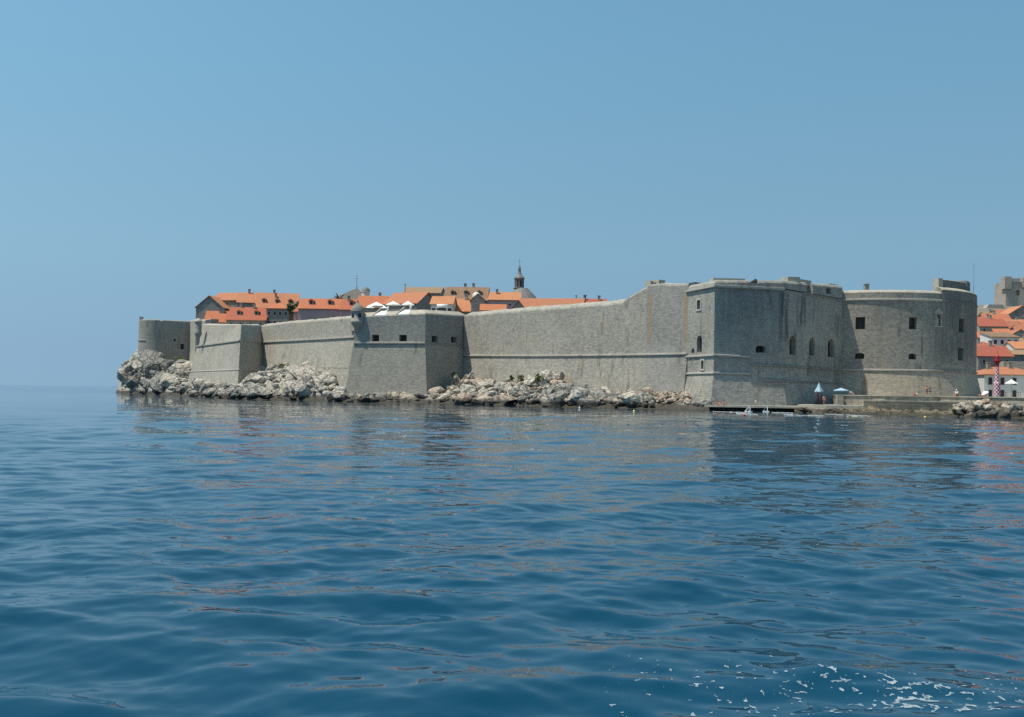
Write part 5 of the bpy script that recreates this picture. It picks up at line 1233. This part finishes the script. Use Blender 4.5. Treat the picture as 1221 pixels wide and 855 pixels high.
# dark tables and chairs under the house parasol
for px, lab in ((1196, 'dark café table left of white parasol at the waterside house'), (1212, 'dark café table right of white parasol at the waterside house')):
    x, y = W(px, 203, 474); t_ = thing('cafe_table', lab, 'table', (x, y, QZ)); MB().box((0, 0, 1.0), (1.4, .8, .06)).build('tabletop', M['darkmetal'], t_)
    for sx_ in (-.6, .6):
        for sy_ in (-.3, .3): MB().tube((sx_, sy_, 0), (sx_, sy_, .98), .03, .03, 6).build('leg', M['darkmetal'], t_)

# ================================================================== WATER
def watermat():
    m, t, b = nt('sea_water'); geo = N(t, "ShaderNodeNewGeometry"); pos = geo.outputs["Position"]
    b.inputs["Base Color"].default_value = (.0018, .041, .081, 1); b.inputs["Roughness"].default_value = .0; b.inputs["IOR"].default_value = 1.333
    b.inputs["Specular IOR Level"].default_value = .5
    hs = None
    for sc, rot, amp in (((.35, .8, 1), .25, .075), ((1.0, 2.4, 1), -.35, .012), ((5.0, 9.0, 1), .15, .0015)):
        mp = N(t, "ShaderNodeMapping"); mp.inputs["Rotation"].default_value = (0, 0, rot); mp.inputs["Scale"].default_value = (*sc[:2], 1); lk(t, pos, mp.inputs["Vector"])
        n_ = N(t, "ShaderNodeTexNoise", Scale=1.0, Detail=2.0, Roughness=.5); lk(t, mp.outputs[0], n_.inputs["Vector"])
        h = math_(t, 'MULTIPLY', n_.outputs["Fac"], amp); hs = h if hs is None else math_(t, 'ADD', hs, h)
    # gusts: ripple strength varies in broad patches
    mp = N(t, "ShaderNodeMapping"); mp.inputs["Scale"].default_value = (.02, .045, 1); lk(t, pos, mp.inputs["Vector"])
    gn = N(t, "ShaderNodeTexNoise", Scale=1.0, Detail=3.0); lk(t, mp.outputs[0], gn.inputs["Vector"])
    hs = math_(t, 'MULTIPLY', hs, math_(t, 'ADD', smooth_range(t, gn.outputs["Fac"], .35, .65), .45))
    # the open sea beyond the headland is rougher than the lee of the walls
    so = N(t, "ShaderNodeSeparateXYZ"); lk(t, pos, so.inputs[0])
    hs = math_(t, 'MULTIPLY', hs, math_(t, 'ADD', math_(t, 'MULTIPLY', smooth_range(t, so.outputs[1], 200, 520), 2.2), 1.0))
    bp = N(t, "ShaderNodeBump", Strength=1.0, Distance=1.0); lk(t, hs, bp.inputs["Height"]); lk(t, bp.outputs[0], b.inputs["Normal"])
    return m
NW = 130
lam = np.geomspace(.24, 16, NW) * RNG.uniform(.93, 1.07, NW); kk = 2 * np.pi / lam
th = R(-90) + RNG.normal(0, 1, NW) * np.interp(np.log(lam), [np.log(.5), np.log(3), np.log(16)], [.6, .5, .35]) + np.where(RNG.random(NW) < .5, .32, -.28)
slope = np.interp(np.log(lam), np.log([.24, .42, .8, 1.8, 3.5, 7, 16]), [.45, .85, 1.05, 1.05, .9, .6, .3]); slope *= .103 / math.sqrt((slope ** 2).sum() / 2)
amp = slope / kk; ph = RNG.uniform(0, 2 * np.pi, NW)
def height(x, y, dy):
    z = np.zeros_like(x)
    for a, k, T, p in zip(amp, kk, th, ph):
        l_ = 2 * np.pi / k; fade = np.clip((l_ / np.maximum(dy, .02) - 1.8) / 2.5, 0, 1)
        c_ = np.cos(k * (x * math.cos(T) + y * math.sin(T)) + p)
        z += a * fade * (c_ + .12 * np.cos(2 * (k * (x * math.cos(T) + y * math.sin(T)) + p)))
    # the swell comes in sets
    g_ = 1 + .35 * np.sin(x * .045 + 1.0) * np.cos(y * .06 + .4)
    return z * g_
ys = []
yy = 1.2
while yy < 30000:
    ys.append(yy); yy += max(.035, yy * yy / (CAMH * F) * (.9 if yy < 14 or yy > 160 else .45)) if yy < 400 else yy * .12
ys = np.array(ys)
ang = np.concatenate([np.linspace(-.95, -.56, 60, endpoint=False), np.linspace(-.56, .56, 1000), np.linspace(.56, .95, 61)[1:]])
Y = np.repeat(ys[:, None], len(ang), 1); X = (Y + 7) * ang[None, :]; DY = np.maximum(np.gradient(ys)[:, None], Y * .00112)
nearside = 30
Zw = height(X, Y, np.repeat(np.gradient(ys)[:, None], len(ang), 1)).astype(np.float32)
nr, nc = X.shape
co = np.stack([X, Y, Zw], -1).reshape(-1, 3).astype(np.float32)
ii = (np.arange(nr - 1)[:, None] * nc + np.arange(nc - 1)[None, :]).ravel()
quads = np.stack([ii, ii + 1, ii + nc + 1, ii + nc], -1).astype(np.int32)
# the sea goes on round and behind the viewer, just under the wave troughs
base = len(co); S_ = 32000
co = np.concatenate([co, np.array([(-S_, -S_, -.45), (S_, -S_, -.45), (S_, S_, -.45), (-S_, S_, -.45)], dtype=np.float32)]); quads = np.concatenate([quads, np.array([[base, base + 1, base + 2, base + 3]], dtype=np.int32)])
me = bpy.data.meshes.new('sea'); me.vertices.add(len(co)); me.vertices.foreach_set('co', co.ravel())
me.loops.add(quads.size); me.loops.foreach_set('vertex_index', quads.ravel()); me.polygons.add(len(quads))
me.polygons.foreach_set('loop_start', np.arange(0, quads.size, 4, dtype=np.int32)); me.polygons.foreach_set('use_smooth', np.ones(len(quads), dtype=bool))
me.update(calc_edges=True); me.materials.append(watermat()); sea = link('sea', me); tag(sea, kind='structure')
print('sea', nr, nc, ys[-1])

# foam of the wake, real flakes on the water
gx = np.arange(.9, 9.5, .014); gy = np.arange(8.6, 18.0, .026); FX, FY = np.meshgrid(gx, gy)
def vnoise(x, y, s, seed, octv=4):
    r_ = np.random.default_rng(seed); tot = np.zeros_like(x); a_ = 1; nrm = 0
    for o_ in range(octv):
        g_ = r_.random((256, 256)); xs = x * s; ysn = y * s; xi = np.floor(xs).astype(int); yi = np.floor(ysn).astype(int); fx = xs - xi; fy = ysn - yi; fx = fx * fx * (3 - 2 * fx); fy = fy * fy * (3 - 2 * fy)
        A_ = g_[xi % 256, yi % 256]; B_ = g_[(xi + 1) % 256, yi % 256]; C_ = g_[xi % 256, (yi + 1) % 256]; D_ = g_[(xi + 1) % 256, (yi + 1) % 256]
        tot += a_ * ((A_ * (1 - fx) + B_ * fx) * (1 - fy) + (C_ * (1 - fx) + D_ * fx) * fy); nrm += a_; a_ *= .55; s *= 2.1
    return tot / nrm
wx = FX + .5 * vnoise(FX, FY, 1.2, 1); wy = FY + .5 * vnoise(FX, FY, 1.2, 2)
pxF = 610.5 + FX / FY * F; pyF = 427.5 + HZ + CAMH * F / FY
n1_ = vnoise(wx * .75, wy * 1.3, 4.6, 3, 2); n2_ = vnoise(wx * .75 + 7, wy * 1.3, 10.0, 8, 2)
r1 = 1 - np.abs(n1_ - np.median(n1_)) * 5; r2 = 1 - np.abs(n2_ - np.median(n2_)) * 5
fine = vnoise(FX, FY * .7, 20, 4, 2); patch = vnoise(FX, FY, 1.1, 5, 3)
dens = np.clip((pyF - 770) / 70, 0, 1) * np.clip((pxF - 705) / 90, 0, 1) * np.clip((patch - .38) * 5.0, 0, .8)
val = np.maximum(r1, r2 * .97) + (fine - .5) * 1.3
T_ = np.quantile(val, .72); T0 = np.quantile(val, .998)
mask = val > (T0 + (T_ - T0) * dens ** .6)
mask &= dens > .03
iy, ix = np.nonzero(mask)
print('foam cells', len(ix))
vid = {}; vs = []; fs = []
cx_ = gx[ix]; cy_ = gy[iy]
hgt_ = lambda x, y: height(x, y, np.full_like(x, .035))
GX, GY = np.meshgrid(np.append(gx, gx[-1] + .014) - .007, np.append(gy, gy[-1] + .026) - .013)
def vert(a, b_):
    k = (a, b_)
    if k not in vid: vid[k] = len(vs); vs.append((GX[a, b_], GY[a, b_], 0))
    return vid[k]
for a, b_ in zip(iy.tolist(), ix.tolist()): fs.append((vert(a, b_), vert(a, b_ + 1), vert(a + 1, b_ + 1), vert(a + 1, b_)))
va = np.array(vs); va[:, 2] = hgt_(va[:, 0], va[:, 1]) + .006
me = bpy.data.meshes.new('sea_foam'); me.from_pydata(va.tolist(), [], fs)
bm = bmesh.new(); bm.from_mesh(me)
for _ in range(2): bmesh.ops.smooth_vert(bm, verts=bm.verts, factor=.5, use_axis_x=True, use_axis_y=True, use_axis_z=False)
bm.to_mesh(me); bm.free()
fm, ft, fb = nt('foam'); fg = N(ft, "ShaderNodeNewGeometry"); fn = N(ft, "ShaderNodeTexNoise", Scale=16.0, Detail=4.0, Roughness=.7); lk(ft, fg.outputs["Position"], fn.inputs["Vector"])
fb.inputs["Base Color"].default_value = (.42, .50, .55, 1); fb.inputs["Roughness"].default_value = .8
lk(ft, ramp(ft, fn.outputs["Fac"], [(.36, .10), (.64, .85)]), fb.inputs["Alpha"])
me.materials.append(fm); tag(link('sea_foam', me), kind='stuff')

print('boulders', nb_count[0], 'objects', len(bpy.data.objects))
